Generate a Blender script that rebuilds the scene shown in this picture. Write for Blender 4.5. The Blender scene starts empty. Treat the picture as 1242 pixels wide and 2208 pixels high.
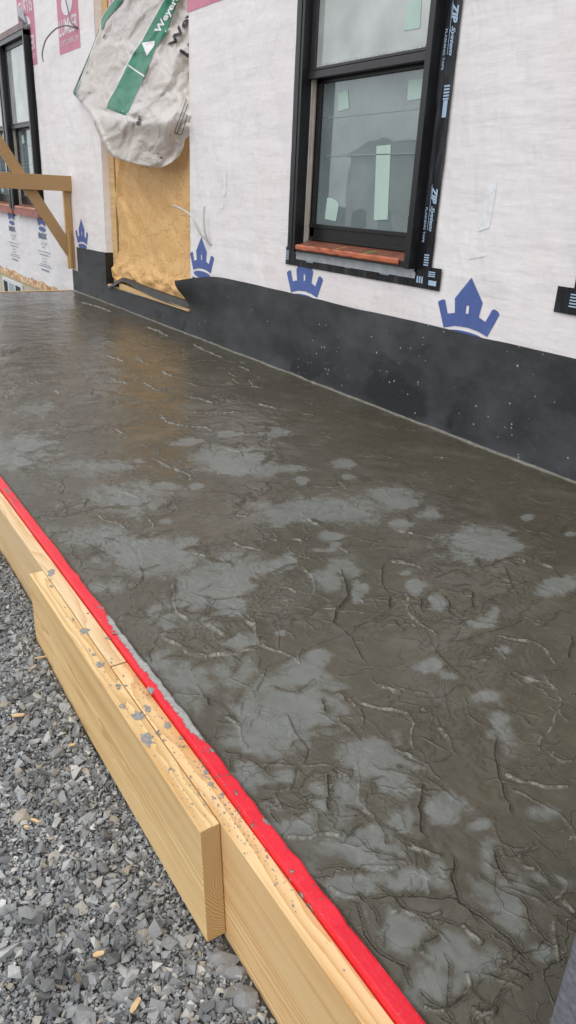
import bpy, bmesh, math, random
import numpy as np
from mathutils import Vector, Matrix
random.seed(7); RNG = np.random.default_rng(11)
S = bpy.context.scene
COL = S.collection

# ------------------------------------------------------------------ camera
# world: X along the house wall (the far end is -X), Y towards the wall, Z up; slab top is z = 0
PW, PH, FPX = 1242., 2208., 1580.6
CC = np.array([621., 1104.])
CAM = np.array([0., 0., 1.])
def _ray(x, y):
    v = np.array([x - CC[0], y - CC[1], FPX]); return v / np.linalg.norm(v)
_ex = -_ray(-511, 368); _ez = -_ray(438, 4780); _ey = np.cross(_ez, _ex)
MW = np.stack([_ex, _ey, _ez])
def at(x, y, axis, val):
    """point of the plane axis=val that was measured at photo position (x, y)"""
    d = MW @ _ray(x, y); t = (val - CAM[axis]) / d[axis]; return CAM + t * d
cam = bpy.data.objects.new('camera', bpy.data.cameras.new('camera')); COL.objects.link(cam)
R = np.stack([MW @ np.array([1., 0, 0]), MW @ np.array([0, -1., 0]), MW @ np.array([0, 0, -1.])], axis=1)
cam.matrix_world = Matrix([[*R[0], CAM[0]], [*R[1], CAM[1]], [*R[2], CAM[2]], [0, 0, 0, 1]])
cam.data.sensor_fit = 'VERTICAL'; cam.data.sensor_height = 36.; cam.data.lens = 36. * FPX / PH
cam.data.clip_start = .02; cam.data.clip_end = 900
S.camera = cam
# ------------------------------------------------------------------ world, sun, exposure
W = bpy.data.worlds.new('World'); S.world = W; W.use_nodes = True
nt = W.node_tree; nt.nodes.clear()
def N(t, ty, **k):
    n = t.nodes.new(ty)
    for a, b in k.items():
        if a.startswith('i_'):
            key = a[2:]; key = int(key) if key.isdigit() else key.replace('_', ' ')
            n.inputs[key].default_value = b
        else: setattr(n, a, b)
    return n
SUN_EL, SUN_ROT = math.radians(52), math.radians(150)
sky = N(nt, 'ShaderNodeTexSky', sky_type='NISHITA', sun_disc=False, sun_elevation=SUN_EL, sun_rotation=SUN_ROT)
tc = N(nt, 'ShaderNodeTexCoord')
mp = N(nt, 'ShaderNodeMapping'); mp.inputs['Scale'].default_value = (1, 1, 2.6)
cn = N(nt, 'ShaderNodeTexNoise', i_Scale=2.6, i_Detail=7., i_Roughness=.58, i_Distortion=.35)
cr = N(nt, 'ShaderNodeValToRGB'); cr.color_ramp.elements[0].position = .32; cr.color_ramp.elements[1].position = .72
cr.color_ramp.elements[0].color = (6.2, 6.5, 7.0, 1); cr.color_ramp.elements[1].color = (13.6, 13.7, 13.8, 1)
mx = N(nt, 'ShaderNodeMix', data_type='RGBA'); mx.inputs[0].default_value = .86
bg = N(nt, 'ShaderNodeBackground'); bg.inputs[1].default_value = .135
wo = N(nt, 'ShaderNodeOutputWorld'); L = nt.links.new
L(tc.outputs['Generated'], mp.inputs[0]); L(mp.outputs[0], cn.inputs['Vector']); L(cn.outputs[0], cr.inputs[0])
L(sky.outputs[0], mx.inputs[6]); L(cr.outputs[0], mx.inputs[7]); L(mx.outputs[2], bg.inputs[0]); L(bg.outputs[0], wo.inputs[0])
sd = bpy.data.lights.new('sun', 'SUN'); sd.energy = 1.0; sd.angle = math.radians(30); sd.color = (1, .97, .93)
so = bpy.data.objects.new('sun', sd); COL.objects.link(so)
sv = Vector((math.sin(SUN_ROT) * math.cos(SUN_EL), math.cos(SUN_ROT) * math.cos(SUN_EL), math.sin(SUN_EL)))
so.rotation_euler = sv.to_track_quat('Z', 'Y').to_euler()
S.view_settings.view_transform = 'Standard'; S.view_settings.look = 'None'
S.view_settings.exposure = 0.0; S.view_settings.gamma = 1
try: S.view_settings.use_curve_mapping = False
except Exception: pass
S.cycles.max_bounces = 7; S.cycles.transparent_max_bounces = 12

# ------------------------------------------------------------------ numpy noise
_P = RNG.permutation(512); _G = RNG.normal(size=(512, 2)); _G /= np.linalg.norm(_G, axis=1)[:, None]
def pn(x, y):
    xi = np.floor(x).astype(np.int64); yi = np.floor(y).astype(np.int64); fx = x - xi; fy = y - yi
    u = fx * fx * fx * (fx * (fx * 6 - 15) + 10); v = fy * fy * fy * (fy * (fy * 6 - 15) + 10)
    def g(a, b):
        h = _P[(_P[(xi + a) & 511] + yi + b) & 511]; q = _G[h]
        return q[..., 0] * (fx - a) + q[..., 1] * (fy - b)
    return ((g(0, 0) * (1 - u) + g(1, 0) * u) * (1 - v) + (g(0, 1) * (1 - u) + g(1, 1) * u) * v) * 1.4
def fbm(x, y, o=4):
    s = 0; a = 1.
    for k in range(o): s = s + a * pn(x * 2 ** k + 17.3 * k, y * 2 ** k - 9.1 * k); a *= .5
    return s
def sstep(a, b, x):
    t = np.clip((x - a) / (b - a), 0, 1); return t * t * (3 - 2 * t)
_HV = RNG.uniform(-1, 1, 512)
def lin(x, y):
    """random heights joined by flat triangles: sharp creases between planar facets"""
    u = x + y * .36; v = y * 1.1; xi = np.floor(u).astype(np.int64); yi = np.floor(v).astype(np.int64); fx = u - xi; fy = v - yi
    def h(a, b): return _HV[(_P[(xi + a) & 511] + (yi + b) * 7) & 511]
    lo = fx + fy < 1
    return np.where(lo, h(0, 0) * (1 - fx - fy) + h(1, 0) * fx + h(0, 1) * fy, h(1, 1) * (fx + fy - 1) + h(0, 1) * (1 - fx) + h(1, 0) * (1 - fy))
def crumple(x, y, k=1.):
    """creased sheet (about -1..1), first facets about one unit across"""
    x = np.asarray(x, float) * k; y = np.asarray(y, float) * k
    wx = x + .45 * pn(x * .8, y * .8) + .22 * lin(x * 1.7 + 3, y * 1.7); wy = y + .45 * pn(x * .8 + 7, y * .8) + .22 * lin(x * 1.7 + 9, y * 1.7 + 4)
    c, s_ = .8, .6
    h = .62 * lin(wx, wy) + .30 * lin((c * wx - s_ * wy) * 2.1 + 11, (s_ * wx + c * wy) * 2.1) + .15 * lin((s_ * wx - c * wy) * 4.3, (c * wx + s_ * wy) * 4.3 + 5)
    return h + .10 * np.abs(lin(wx * 1.3 + 20, wy * 1.3 + 2))

# ------------------------------------------------------------------ object helpers
def wloc(o):
    p = Vector((0, 0, 0))
    while o is not None: p += o.location; o = o.parent
    return p
def tag(o, label=None, cat=None, group=None, kind=None):
    if label: o['label'] = label
    if cat: o['category'] = cat
    if group: o['group'] = group
    if kind: o['kind'] = kind
    return o
def thing(name, loc, label, cat, group=None, kind=None):
    o = bpy.data.objects.new(name, None); o.empty_display_size = .1; COL.objects.link(o); o.location = loc
    return tag(o, label, cat, group, kind)
def meshobj(name, V, F, mats, parent=None, smooth=False, origin=None, mi=None, attrs=None):
    V = np.asarray(V, float)
    if parent is not None: org = np.array(wloc(parent))
    elif origin is not None: org = np.array(origin, float)
    else:
        org = np.array([(V[:, 0].min() + V[:, 0].max()) / 2, (V[:, 1].min() + V[:, 1].max()) / 2, V[:, 2].min()])
    me = bpy.data.meshes.new(name)
    if isinstance(F, np.ndarray):
        me.vertices.add(len(V)); me.vertices.foreach_set('co', (V - org).ravel())
        n, k = F.shape; me.loops.add(n * k); me.loops.foreach_set('vertex_index', F.ravel())
        me.polygons.add(n); me.polygons.foreach_set('loop_start', np.arange(n) * k)
        me.update(calc_edges=True)
    else: me.from_pydata([tuple(v) for v in (V - org)], [], F)
    if not isinstance(mats, (list, tuple)): mats = [mats]
    for m in mats: me.materials.append(m)
    if mi is not None: me.polygons.foreach_set('material_index', np.asarray(mi, dtype=np.int32))
    me.polygons.foreach_set('use_smooth', np.full(len(me.polygons), bool(smooth)))
    for k_, arr in (attrs or {}).items():
        a = me.attributes.new(k_, 'FLOAT', 'POINT'); a.data.foreach_set('value', np.asarray(arr, dtype=np.float32))
    me.validate(); me.update()
    o = bpy.data.objects.new(name, me); COL.objects.link(o)
    if parent is not None: o.parent = parent
    else: o.location = org
    return o
class MB:
    def __init__(s): s.v = []; s.f = []
    def add(s, V, F):
        b = len(s.v); s.v += [tuple(map(float, v)) for v in V]; s.f += [tuple(i + b for i in f) for f in F]; return s
    def box(s, x0, x1, y0, y1, z0, z1):
        V = [(x, y, z) for z in (z0, z1) for y in (y0, y1) for x in (x0, x1)]
        return s.add(V, [(0, 2, 3, 1), (4, 5, 7, 6), (0, 1, 5, 4), (2, 6, 7, 3), (0, 4, 6, 2), (1, 3, 7, 5)])
    def prism(s, poly, fn0, fn1):
        """closed prism between two images of an outline"""
        n = len(poly); V = [fn0(*p) for p in poly] + [fn1(*p) for p in poly]
        F = [tuple(range(n)), tuple(range(2 * n - 1, n - 1, -1))] + [(i, i + n, (i + 1) % n + n, (i + 1) % n) for i in range(n)]
        return s.add(V, F)
    def tube(s, pts, r, seg=8):
        pts = [Vector(p) for p in pts]; rings = []
        for i, p in enumerate(pts):
            d = (pts[min(i + 1, len(pts) - 1)] - pts[max(i - 1, 0)]).normalized()
            a = d.orthogonal().normalized() if i == 0 else (rings_a - d * rings_a.dot(d)).normalized()
            rings_a = a; b = d.cross(a)
            rr = r if not callable(r) else r(i / (len(pts) - 1))
            rings.append([p + (a * math.cos(2 * math.pi * k / seg) + b * math.sin(2 * math.pi * k / seg)) * rr for k in range(seg)])
        V = [v for q in rings for v in q]; F = []
        for i in range(len(pts) - 1):
            for k in range(seg):
                F.append((i * seg + k, i * seg + (k + 1) % seg, (i + 1) * seg + (k + 1) % seg, (i + 1) * seg + k))
        F.append(tuple(reversed(range(seg)))); F.append(tuple((len(pts) - 1) * seg + k for k in range(seg)))
        return s.add(V, F)
    def build(s, name, m, parent=None, bevel=0, smooth=False, **k):
        o = meshobj(name, s.v, s.f, m, parent, smooth=smooth, **k)
        bm = bmesh.new(); bm.from_mesh(o.data)
        bmesh.ops.recalc_face_normals(bm, faces=bm.faces)
        if bevel:
            bmesh.ops.bevel(bm, geom=list(bm.edges), offset=bevel, segments=2, profile=.5, affect='EDGES')
        bm.to_mesh(o.data); bm.free()
        return o
def gridmesh(xs, zs, fn, keep=None):
    """quads over xs × zs mapped by fn(X, Z) -> V; keep(xc, zc) drops cells"""
    X, Z = np.meshgrid(xs, zs, indexing='ij'); V = fn(X, Z).reshape(-1, 3)
    nx, nz = len(xs), len(zs)
    i, j = np.meshgrid(np.arange(nx - 1), np.arange(nz - 1), indexing='ij')
    a = (i * nz + j).ravel(); F = np.stack([a, a + nz, a + nz + 1, a + 1], 1)
    if keep is not None:
        xc = ((X[:-1, :-1] + X[1:, 1:]) / 2).ravel(); zc = ((Z[:-1, :-1] + Z[1:, 1:]) / 2).ravel(); F = F[keep(xc, zc)]
    return V, F
def dup(root, dx, label=None):
    c = root.copy(); COL.objects.link(c); c.location = Vector(root.location) + Vector(dx)
    if label: c['label'] = label
    for ch in list(root.children):
        d = ch.copy(); COL.objects.link(d); d.parent = c
        for g in list(ch.children):
            e = g.copy(); COL.objects.link(e); e.parent = d
    return c

# ------------------------------------------------------------------ material helpers
def mat(name, col=(.5, .5, .5), rough=.6, spec=.5, metal=0, var=0., vscale=8., bump=0., bscale=60., rvar=0., stretch=(1, 1, 1)):
    m = bpy.data.materials.new(name); m.use_nodes = True; t = m.node_tree; b = t.nodes['Principled BSDF']
    b.inputs['Base Color'].default_value = (*col, 1); b.inputs['Roughness'].default_value = rough
    b.inputs['Metallic'].default_value = metal; b.inputs['Specular IOR Level'].default_value = spec
    g = N(t, 'ShaderNodeNewGeometry'); mp = N(t, 'ShaderNodeMapping'); mp.inputs['Scale'].default_value = stretch
    t.links.new(g.outputs['Position'], mp.inputs[0])
    if var or rvar:
        n = N(t, 'ShaderNodeTexNoise', i_Scale=vscale, i_Detail=6., i_Roughness=.6); t.links.new(mp.outputs[0], n.inputs['Vector'])
        if var:
            r = N(t, 'ShaderNodeMapRange'); r.inputs[1].default_value = .3; r.inputs[2].default_value = .7
            r.inputs[3].default_value = 1 - var; r.inputs[4].default_value = 1 + var
            h = N(t, 'ShaderNodeHueSaturation'); h.inputs['Color'].default_value = (*col, 1)
            t.links.new(n.outputs[0], r.inputs[0]); t.links.new(r.outputs[0], h.inputs['Value']); t.links.new(h.outputs[0], b.inputs['Base Color'])
        if rvar:
            r = N(t, 'ShaderNodeMapRange'); r.inputs[1].default_value = .3; r.inputs[2].default_value = .7
            r.inputs[3].default_value = max(.03, rough - rvar); r.inputs[4].default_value = rough + rvar
            t.links.new(n.outputs[0], r.inputs[0]); t.links.new(r.outputs[0], b.inputs['Roughness'])
    if bump:
        n = N(t, 'ShaderNodeTexNoise', i_Scale=bscale, i_Detail=5., i_Roughness=.6); t.links.new(mp.outputs[0], n.inputs['Vector'])
        u = N(t, 'ShaderNodeBump', i_Strength=1., i_Distance=bump); t.links.new(n.outputs[0], u.inputs['Height']); t.links.new(u.outputs[0], b.inputs['Normal'])
    return m
class G:
    """tiny node-graph helper"""
    def __init__(s, m): s.m = m; s.t = m.node_tree; s.b = s.t.nodes['Principled BSDF']; s.geo = N(s.t, 'ShaderNodeNewGeometry'); s.pos = s.geo.outputs['Position']
    def ln(s, a, b): s.t.links.new(a, b)
    def mapping(s, v, scale=(1, 1, 1), loc=(0, 0, 0), rot=(0, 0, 0)):
        n = N(s.t, 'ShaderNodeMapping'); n.inputs['Scale'].default_value = scale; n.inputs['Location'].default_value = loc; n.inputs['Rotation'].default_value = rot
        s.ln(v, n.inputs[0]); return n.outputs[0]
    def noise(s, v, scale, detail=4., rough=.55, dist=0., col=False):
        n = N(s.t, 'ShaderNodeTexNoise', i_Scale=scale, i_Detail=detail, i_Roughness=rough, i_Distortion=dist); s.ln(v, n.inputs['Vector'])
        return n.outputs[1 if col else 0]
    def vor(s, v, scale, feature='F1', out=0, rnd=1.):
        n = N(s.t, 'ShaderNodeTexVoronoi', feature=feature, i_Scale=scale, i_Randomness=rnd); s.ln(v, n.inputs['Vector']); return n.outputs[out]
    def math(s, op, a, b=0., c=0.):
        n = N(s.t, 'ShaderNodeMath', operation=op)
        for i, q in enumerate((a, b, c)):
            if isinstance(q, (int, float)): n.inputs[i].default_value = q
            else: s.ln(q, n.inputs[i])
        return n.outputs[0]
    def rng(s, a, f0, f1, t0=0., t1=1., smooth=False):
        n = N(s.t, 'ShaderNodeMapRange'); n.interpolation_type = 'SMOOTHSTEP' if smooth else 'LINEAR'
        s.ln(a, n.inputs[0])
        for i, q in enumerate((f0, f1, t0, t1)): n.inputs[i + 1].default_value = q
        return n.outputs[0]
    def mix(s, f, a, b):
        n = N(s.t, 'ShaderNodeMix', data_type='RGBA')
        for i, q in ((0, f), (6, a), (7, b)):
            if isinstance(q, (int, float)): n.inputs[i].default_value = q
            elif isinstance(q, tuple): n.inputs[i].default_value = (*q, 1)
            else: s.ln(q, n.inputs[i])
        return n.outputs[2]
    def vadd(s, a, b, k):
        n = N(s.t, 'ShaderNodeVectorMath', operation='SCALE'); s.ln(b, n.inputs[0]); n.inputs['Scale'].default_value = k
        q = N(s.t, 'ShaderNodeVectorMath', operation='ADD'); s.ln(a, q.inputs[0]); s.ln(n.outputs[0], q.inputs[1]); return q.outputs[0]
    def attr(s, name, out='Fac'):
        n = N(s.t, 'ShaderNodeAttribute', attribute_name=name); return n.outputs[out]
    def sep(s, v):
        n = N(s.t, 'ShaderNodeSeparateXYZ'); s.ln(v, n.inputs[0]); return n.outputs
    def bump(s, h, dist, strength=1., prev=None):
        n = N(s.t, 'ShaderNodeBump', i_Strength=strength, i_Distance=dist); s.ln(h, n.inputs['Height'])
        if prev is not None: s.ln(prev, n.inputs['Normal'])
        return n.outputs[0]
    def out(s, col=None, rough=None, normal=None):
        if col is not None: s.ln(col, s.b.inputs['Base Color'])
        if rough is not None: s.ln(rough, s.b.inputs['Roughness'])
        if normal is not None: s.ln(normal, s.b.inputs['Normal'])

# ---- wet stamped concrete
def concrete_mat():
    m = mat('wet_concrete', (.06, .055, .045), .3); g = G(m); p = g.pos
    warp = g.vadd(p, g.noise(p, 9, 5, .6, col=True), .05)
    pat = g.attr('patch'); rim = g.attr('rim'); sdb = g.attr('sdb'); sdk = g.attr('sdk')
    e1_ = g.vor(g.vadd(p, g.noise(p, 5, 4, .6, col=True), .22), 9, 'DISTANCE_TO_EDGE'); n1 = g.noise(warp, 20, 7, .66); n2 = g.noise(p, 80, 3, .65)
    f = g.math('ADD', pat, g.math('MULTIPLY', g.math('SUBTRACT', n1, .5), 1.15)); f = g.math('SUBTRACT', f, g.math('ADD', g.rng(sdk, .002, .020, .38, 0), g.math('MULTIPLY', g.rng(e1_, .0, .10, .16, 0), 1.)))
    f = g.math('ADD', f, g.math('MULTIPLY', g.math('SUBTRACT', n2, .5), .35))
    mask = g.math('MULTIPLY', g.rng(f, .16, .70, smooth=True), g.rng(g.noise(p, 4.5, 4), .3, .6, .8, 1.))
    big = g.noise(p, 2.2, 4, .55); fine = g.noise(p, 300, 3, .7); mid = g.noise(warp, 24, 5, .65)
    wet = g.mix(g.rng(big, .3, .7), (.074, .063, .041), (.108, .092, .062))
    wet = g.mix(g.rng(mid, .35, .7), wet, g.mix(.45, wet, (.050, .045, .035)))
    wet = g.mix(g.rng(g.noise(warp, 6, 5, .6), .54, .70, 0, .55), wet, (.135, .128, .104))
    patch_col = g.mix(g.rng(mid, .3, .7), (.142, .146, .131), (.190, .193, .175))  # paler grey inside the patch mask
    c = g.mix(mask, wet, patch_col)
    c = g.mix(g.rng(fine, .60, .8, 0, .4), c, (.26, .25, .21))
    c = g.mix(g.rng(g.vor(p, 48), .0, .040, .8, 0), c, g.mix(g.rng(g.noise(p, 8, 2), .47, .6), c, (.5, .49, .44)))
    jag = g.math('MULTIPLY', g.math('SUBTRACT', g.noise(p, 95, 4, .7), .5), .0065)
    crest = g.rng(g.math('ADD', sdb, jag), .0008, .0030, 1, 0); thin_line = g.rng(g.math('ADD', sdk, jag), .0010, .0036, 1, 0)
    c = g.mix(g.math('MULTIPLY', g.math('MULTIPLY', crest, .62), g.rng(g.noise(p, 55, 4, .75), .45, .57)), c, (.30, .29, .24))  # glints painted as broken lighter colour on the crease lips
    c = g.mix(g.math('MULTIPLY', thin_line, .30), c, (.035, .031, .022))  # shade in the cracks painted as darker colour
    c = g.mix(rim, c, g.mix(g.rng(mid, .3, .7), (.17, .163, .135), (.32, .31, .265)))
    rough = g.math('ADD', g.rng(g.noise(p, 30, 5, .6), .3, .7, .12, .26), g.math('MULTIPLY', mask, .16))
    v2 = g.vadd(p, g.noise(p, 5, 4, .6, col=True), .22)
    e1 = g.vor(v2, 9, 'DISTANCE_TO_EDGE'); e2 = g.vor(g.vadd(p, g.noise(p, 12, 4, .6, col=True), .10), 26, 'DISTANCE_TO_EDGE')
    k1 = g.rng(g.noise(p, 3.1, 3), .46, .58); k2 = g.rng(g.noise(p, 4.7, 3), .47, .60)
    r1 = g.math('MULTIPLY', g.rng(e1, 0, .022, 1, 0), k1); r2 = g.math('MULTIPLY', g.rng(e2, 0, .035, 1, 0), k2)
    h = g.math('ADD', g.math('MULTIPLY', r1, .7), g.math('MULTIPLY', r2, .4)); crest_w = g.rng(g.math('ADD', sdb, jag), .0005, .0065, 1, 0, True); seam_w = g.rng(g.math('ADD', sdk, jag), .002, .008, 1, 0, True); h = g.math('ADD', h, g.math('MULTIPLY', crest_w, 1.05)); h = g.math('SUBTRACT', g.math('ADD', h, g.math('MULTIPLY', seam_w, .45)), g.math('MULTIPLY', thin_line, 1.0))
    glint = g.math('MULTIPLY', g.math('MULTIPLY', g.rng(e1, .004, .018, 1, 0), k1), g.rng(g.noise(p, 21, 5, .75), .56, .64)); c = g.mix(g.math('MULTIPLY', glint, .6), c, (.32, .31, .26))  # highlights painted into the colour along the fine crease network
    torn = g.rng(g.noise(p, 3.7, 3), .46, .64, .12, 1.)
    h = g.math('ADD', h, g.math('MULTIPLY', g.math('MULTIPLY', g.noise(warp, 38, 7, .72), torn), g.rng(mask, 0, 1, 1., .3)))
    b = g.bump(h, .0024); b = g.bump(g.noise(p, 330, 4, .7), .00022, 1., b)
    g.out(c, rough, b); return m
def wood_mat(name, y0, z0, a, bcol, top=None, seed=0., spacing=210., tone=1.):
    m = mat(name, a, .62); g = G(m); p = g.mapping(g.pos, loc=(seed, 0, 0))
    lo = g.noise(g.mapping(p, (1.1, 6, 6)), 1.6, 3, .5, col=True)
    q = g.vadd(p, lo, .035); x, y, z = g.sep(q)[:3]
    dy = g.math('SUBTRACT', y, y0); dz = g.math('SUBTRACT', z, z0)
    r = g.math('SQRT', g.math('ADD', g.math('MULTIPLY', dy, dy), g.math('MULTIPLY', dz, dz)))
    r = g.math('ADD', r, g.math('MULTIPLY', g.noise(g.mapping(p, (2, 40, 40)), 1.2, 4), .006))
    s = g.math('FRACT', g.math('MULTIPLY', r, spacing))
    ring = g.math('POWER', s, 2.2)
    fib = g.noise(g.mapping(p, (14, 900, 900)), 1., 4, .65)
    c = g.mix(g.math('MULTIPLY', ring, 1.), a, bcol)
    c = g.mix(g.rng(fib, .3, .72, 0, .18), c, (a[0] * 1.15, a[1] * 1.15, a[2] * 1.15))
    blot = g.noise(g.mapping(p, (2.5, 14, 14)), 1., 3)
    c = g.mix(g.rng(blot, .45, .75, 0, .4), c, (bcol[0] * 1.05, bcol[1], bcol[2] * .9))
    st = g.noise(g.mapping(p, (.9, 22, 22)), 1.3, 4, .6); c = g.mix(g.rng(st, .50, .70, 0, .65), c, (bcol[0], bcol[1] * .92, bcol[2] * .8))
    # knots
    kn = g.vor(g.mapping(p, (1.7, 5.5, 5.5)), 1.3); c = g.mix(g.rng(kn, .03, .085, .8, 0), c, (.20, .09, .035))
    # dents and pores
    pit = g.vor(g.mapping(p, (.6, 1, 1)), 75); c = g.mix(g.rng(pit, .02, .12, .7, 0), c, g.mix(g.rng(g.noise(p, 13, 2), .5, .62), c, (.22, .12, .05)))
    nx = g.math('ABSOLUTE', g.sep(g.geo.outputs['Normal'])[0]); c = g.mix(g.rng(nx, .7, .9, 0, 1), c, g.mix(g.math('MULTIPLY', ring, .9), (a[0] * .66, a[1] * .60, a[2] * .55), (bcol[0] * .5, bcol[1] * .45, bcol[2] * .4)))
    g.out(c, g.rng(fib, .3, .7, .5, .72), g.bump(g.math('ADD', ring, g.math('MULTIPLY', fib, .8)), .00035)); return m

M = {}
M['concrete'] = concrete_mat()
M['wood'] = wood_mat('pine_board', .505, -.11, (.85, .62, .31), (.58, .33, .12))
M['wood2'] = wood_mat('pine_board_near', .56, -.20, (.87, .62, .32), (.62, .34, .12), seed=3.3, spacing=170)
M['wood3'] = wood_mat('pine_board_far', .40, -.30, (.78, .60, .35), (.62, .38, .16), seed=7.7, spacing=200)
M['rail'] = wood_mat('weathered_pine', 1.9, .2, (.70, .48, .24), (.50, .30, .12), seed=1.3, spacing=60)
M['stud'] = wood_mat('stud_pine', 2.9, 1., (.72, .50, .24), (.56, .35, .14), seed=5.3, spacing=70)

def red_mat():
    m = mat('red_form_plastic', (.8, .01, .03), .34); g = G(m); p = g.pos; x, y, z = g.sep(p)[:3]
    n = g.noise(g.vadd(p, g.noise(p, 25, 3, col=True), .02), 34, 6, .72); n2 = g.noise(p, 120, 4, .7)
    # cement smeared over the strip: heavy between two places along it, thin elsewhere
    heavy = g.math('MULTIPLY', g.rng(x, -1.72, -1.38, 0, 1, True), g.rng(x, -1.09, -1.0, 1, 0, True))
    far = g.math('MULTIPLY', g.rng(x, -2.62, -2.5, 0, 1, True), g.rng(x, -2.36, -2.25, 1, 0, True))
    light = g.math('MULTIPLY', g.rng(x, -1.75, -1.5, 0, 1, True), g.rng(x, -.62, -.48, 1, 0, True))
    inner = g.rng(g.math('ADD', y, g.math('MULTIPLY', g.math('SUBTRACT', g.noise(p, 28, 3), .5), .008)), .507, .520, -.30, .24)
    k = g.math('ADD', g.math('MULTIPLY', heavy, g.math('ADD', inner, .16)), g.math('ADD', g.math('MULTIPLY', light, .115), g.math('MULTIPLY', far, .13)))
    f = g.rng(g.math('ADD', g.math('ADD', n, g.math('MULTIPLY', n2, .25)), k), .80, .86, 0, 1, True)
    base = g.mix(g.rng(g.noise(p, 6, 4), .3, .7), (.76, .006, .022), (.86, .014, .035))
    base = g.mix(g.rng(n2, .55, .8, 0, .3), base, (.9, .25, .27))
    c = g.mix(f, base, g.mix(g.rng(n2, .3, .7), (.26, .255, .24), (.46, .45, .43)))
    g.out(c, g.rng(f, 0, 1, .33, .85), g.bump(g.math('ADD', g.math('MULTIPLY', f, 1.), g.math('MULTIPLY', n2, .4)), .0025)); return m
M['red'] = red_mat()
def wrap_mat(name, tint, blue=0.):
    m = mat(name, tint, .55); g = G(m); p = g.pos
    thr = g.noise(g.mapping(p, (160, 160, 2.2)), 1., 3, .6); thh = g.noise(g.mapping(p, (3, 3, 220)), 1., 2, .6)
    big = g.noise(g.mapping(p, (1.1, 1, .7)), 1.2, 4, .5); wr = g.noise(g.vadd(g.mapping(p, (3.4, 1, 1.1)), g.noise(p, 3, 3, col=True), .35), 2.0, 3, .5)
    fold = g.noise(g.mapping(p, (1.0, 1, 5), rot=(0, .9, 0)), 2.5, 3, .5)
    c = g.mix(g.rng(big, .3, .7), tint, (tint[0] * 1.0, tint[1] * .93, tint[2] * .92))
    c = g.mix(g.rng(g.noise(g.mapping(p, (2.5, 1, .9)), 1.7, 5), .5, .75, 0, .35), c, (tint[0] * .92, tint[1] * .95, tint[2] * .985))
    c = g.mix(g.rng(thr, .45, .75, 0, .14), c, (tint[0] * .82, tint[1] * .80, tint[2] * .80))
    c = g.mix(g.rng(g.vor(p, 9), 0, .035, .4, 0), c, g.mix(g.rng(g.noise(p, 4, 1), .52, .56), c, (.4, .37, .34)))
    h = g.math('ADD', g.math('MULTIPLY', wr, 1.5), g.math('ADD', g.math('MULTIPLY', thr, .05), g.math('ADD', g.math('MULTIPLY', thh, .03), g.math('MULTIPLY', fold, .5))))
    g.out(c, None, g.bump(h, .015)); return m
M['wrap'] = wrap_mat('white_house_wrap', (.86, .84, .835))
M['wrap_far'] = wrap_mat('fresh_house_wrap', (.82, .82, .83))
def membrane_mat():
    m = mat('black_membrane', (.03, .032, .036), .5); g = G(m); p = g.pos; x, y, z = g.sep(p)[:3]
    dust = g.noise(g.mapping(p, (1.3, 1, 2.2)), 2.6, 5, .6); gr = g.noise(p, 420, 3, .7); mid = g.noise(p, 26, 4, .6)
    c = g.mix(g.rng(dust, .38, .68), (.018, .020, .022), (.064, .069, .075))
    c = g.mix(g.rng(gr, .5, .8, 0, .55), c, (.085, .09, .10))
    # damp blot above the slab
    w = g.vadd(p, g.noise(p, 11, 4, col=True), .10); wx, wy, wz = g.sep(w)[:3]
    dx = g.math('MULTIPLY', g.math('ADD', wx, 2.72), 3.6); dz = g.math('MULTIPLY', g.math('SUBTRACT', wz, .13), 8.5)
    d = g.math('SQRT', g.math('ADD', g.math('MULTIPLY', dx, dx), g.math('MULTIPLY', dz, dz)))
    c = g.mix(g.rng(d, .75, 1.1, .9, 0, True), c, (.011, .012, .014)); c = g.mix(g.math('MULTIPLY', g.rng(g.noise(p, 2.3, 5, .6), .56, .60), g.rng(z, .22, .05)), c, (.012, .013, .015))
    # cement splashes
    dens = g.math('MULTIPLY', g.rng(x, -4.4, -2.9, .05, 1.), g.rng(z, .0, .40, 1., .55))
    sp = g.vor(p, 62); ccell = g.vor(p, 62, out=1); rnd = g.sep(ccell)[0]
    sel = g.math('GREATER_THAN', g.math('MULTIPLY', g.math('ADD', dens, g.rng(g.noise(p, 5, 3), .42, .62, -.55, .5)), .74), rnd)
    rad = g.math('ADD', .06, g.math('MULTIPLY', g.math('POWER', g.sep(ccell)[1], 5.), .30))
    spot = g.math('MULTIPLY', g.math('LESS_THAN', sp, rad), sel)
    c = g.mix(g.math('MULTIPLY', spot, .85), c, (.52, .50, .44))
    g.out(c, g.rng(dust, .35, .65, .42, .62), g.bump(g.math('ADD', g.math('MULTIPLY', gr, .7), g.math('MULTIPLY', mid, 1.)), .0022)); return m
M['membrane'] = membrane_mat()
M['membrane_dark'] = mat('folded_membrane', (.012, .012, .014), .38, var=.3, bump=.002, bscale=30)
M['pier_membrane'] = mat('slate_membrane', (.15, .162, .19), .7, var=.35, vscale=120, bump=.0012, bscale=300)
def tape_mat():
    m = mat('black_flashing_tape', (.012, .012, .015), .3); g = G(m); p = g.pos
    n = g.noise(g.mapping(p, (14, 14, 2.2)), 1., 6, .7); wr = g.noise(g.mapping(p, (30, 30, 5)), 1., 4, .7)
    c = g.mix(g.rng(n, .52, .74, 0, .8), (.010, .010, .013), (.10, .11, .13))
    g.out(c, g.rng(n, .35, .7, .2, .5), g.bump(wr, .004)); return m
M['tape'] = tape_mat()
M['ink_blue'] = mat('blue_print', (.085, .135, .37), .5, var=.12, vscale=5, bump=.002, bscale=12, stretch=(3, 1, 1))
M['ink_black'] = mat('black_print', (.02, .02, .024), .5)
M['ink_grey'] = mat('grey_blue_print', (.14, .17, .25), .6)
M['ink_pink'] = mat('pink_print', (.62, .22, .30), .55, var=.1, vscale=4)
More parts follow.
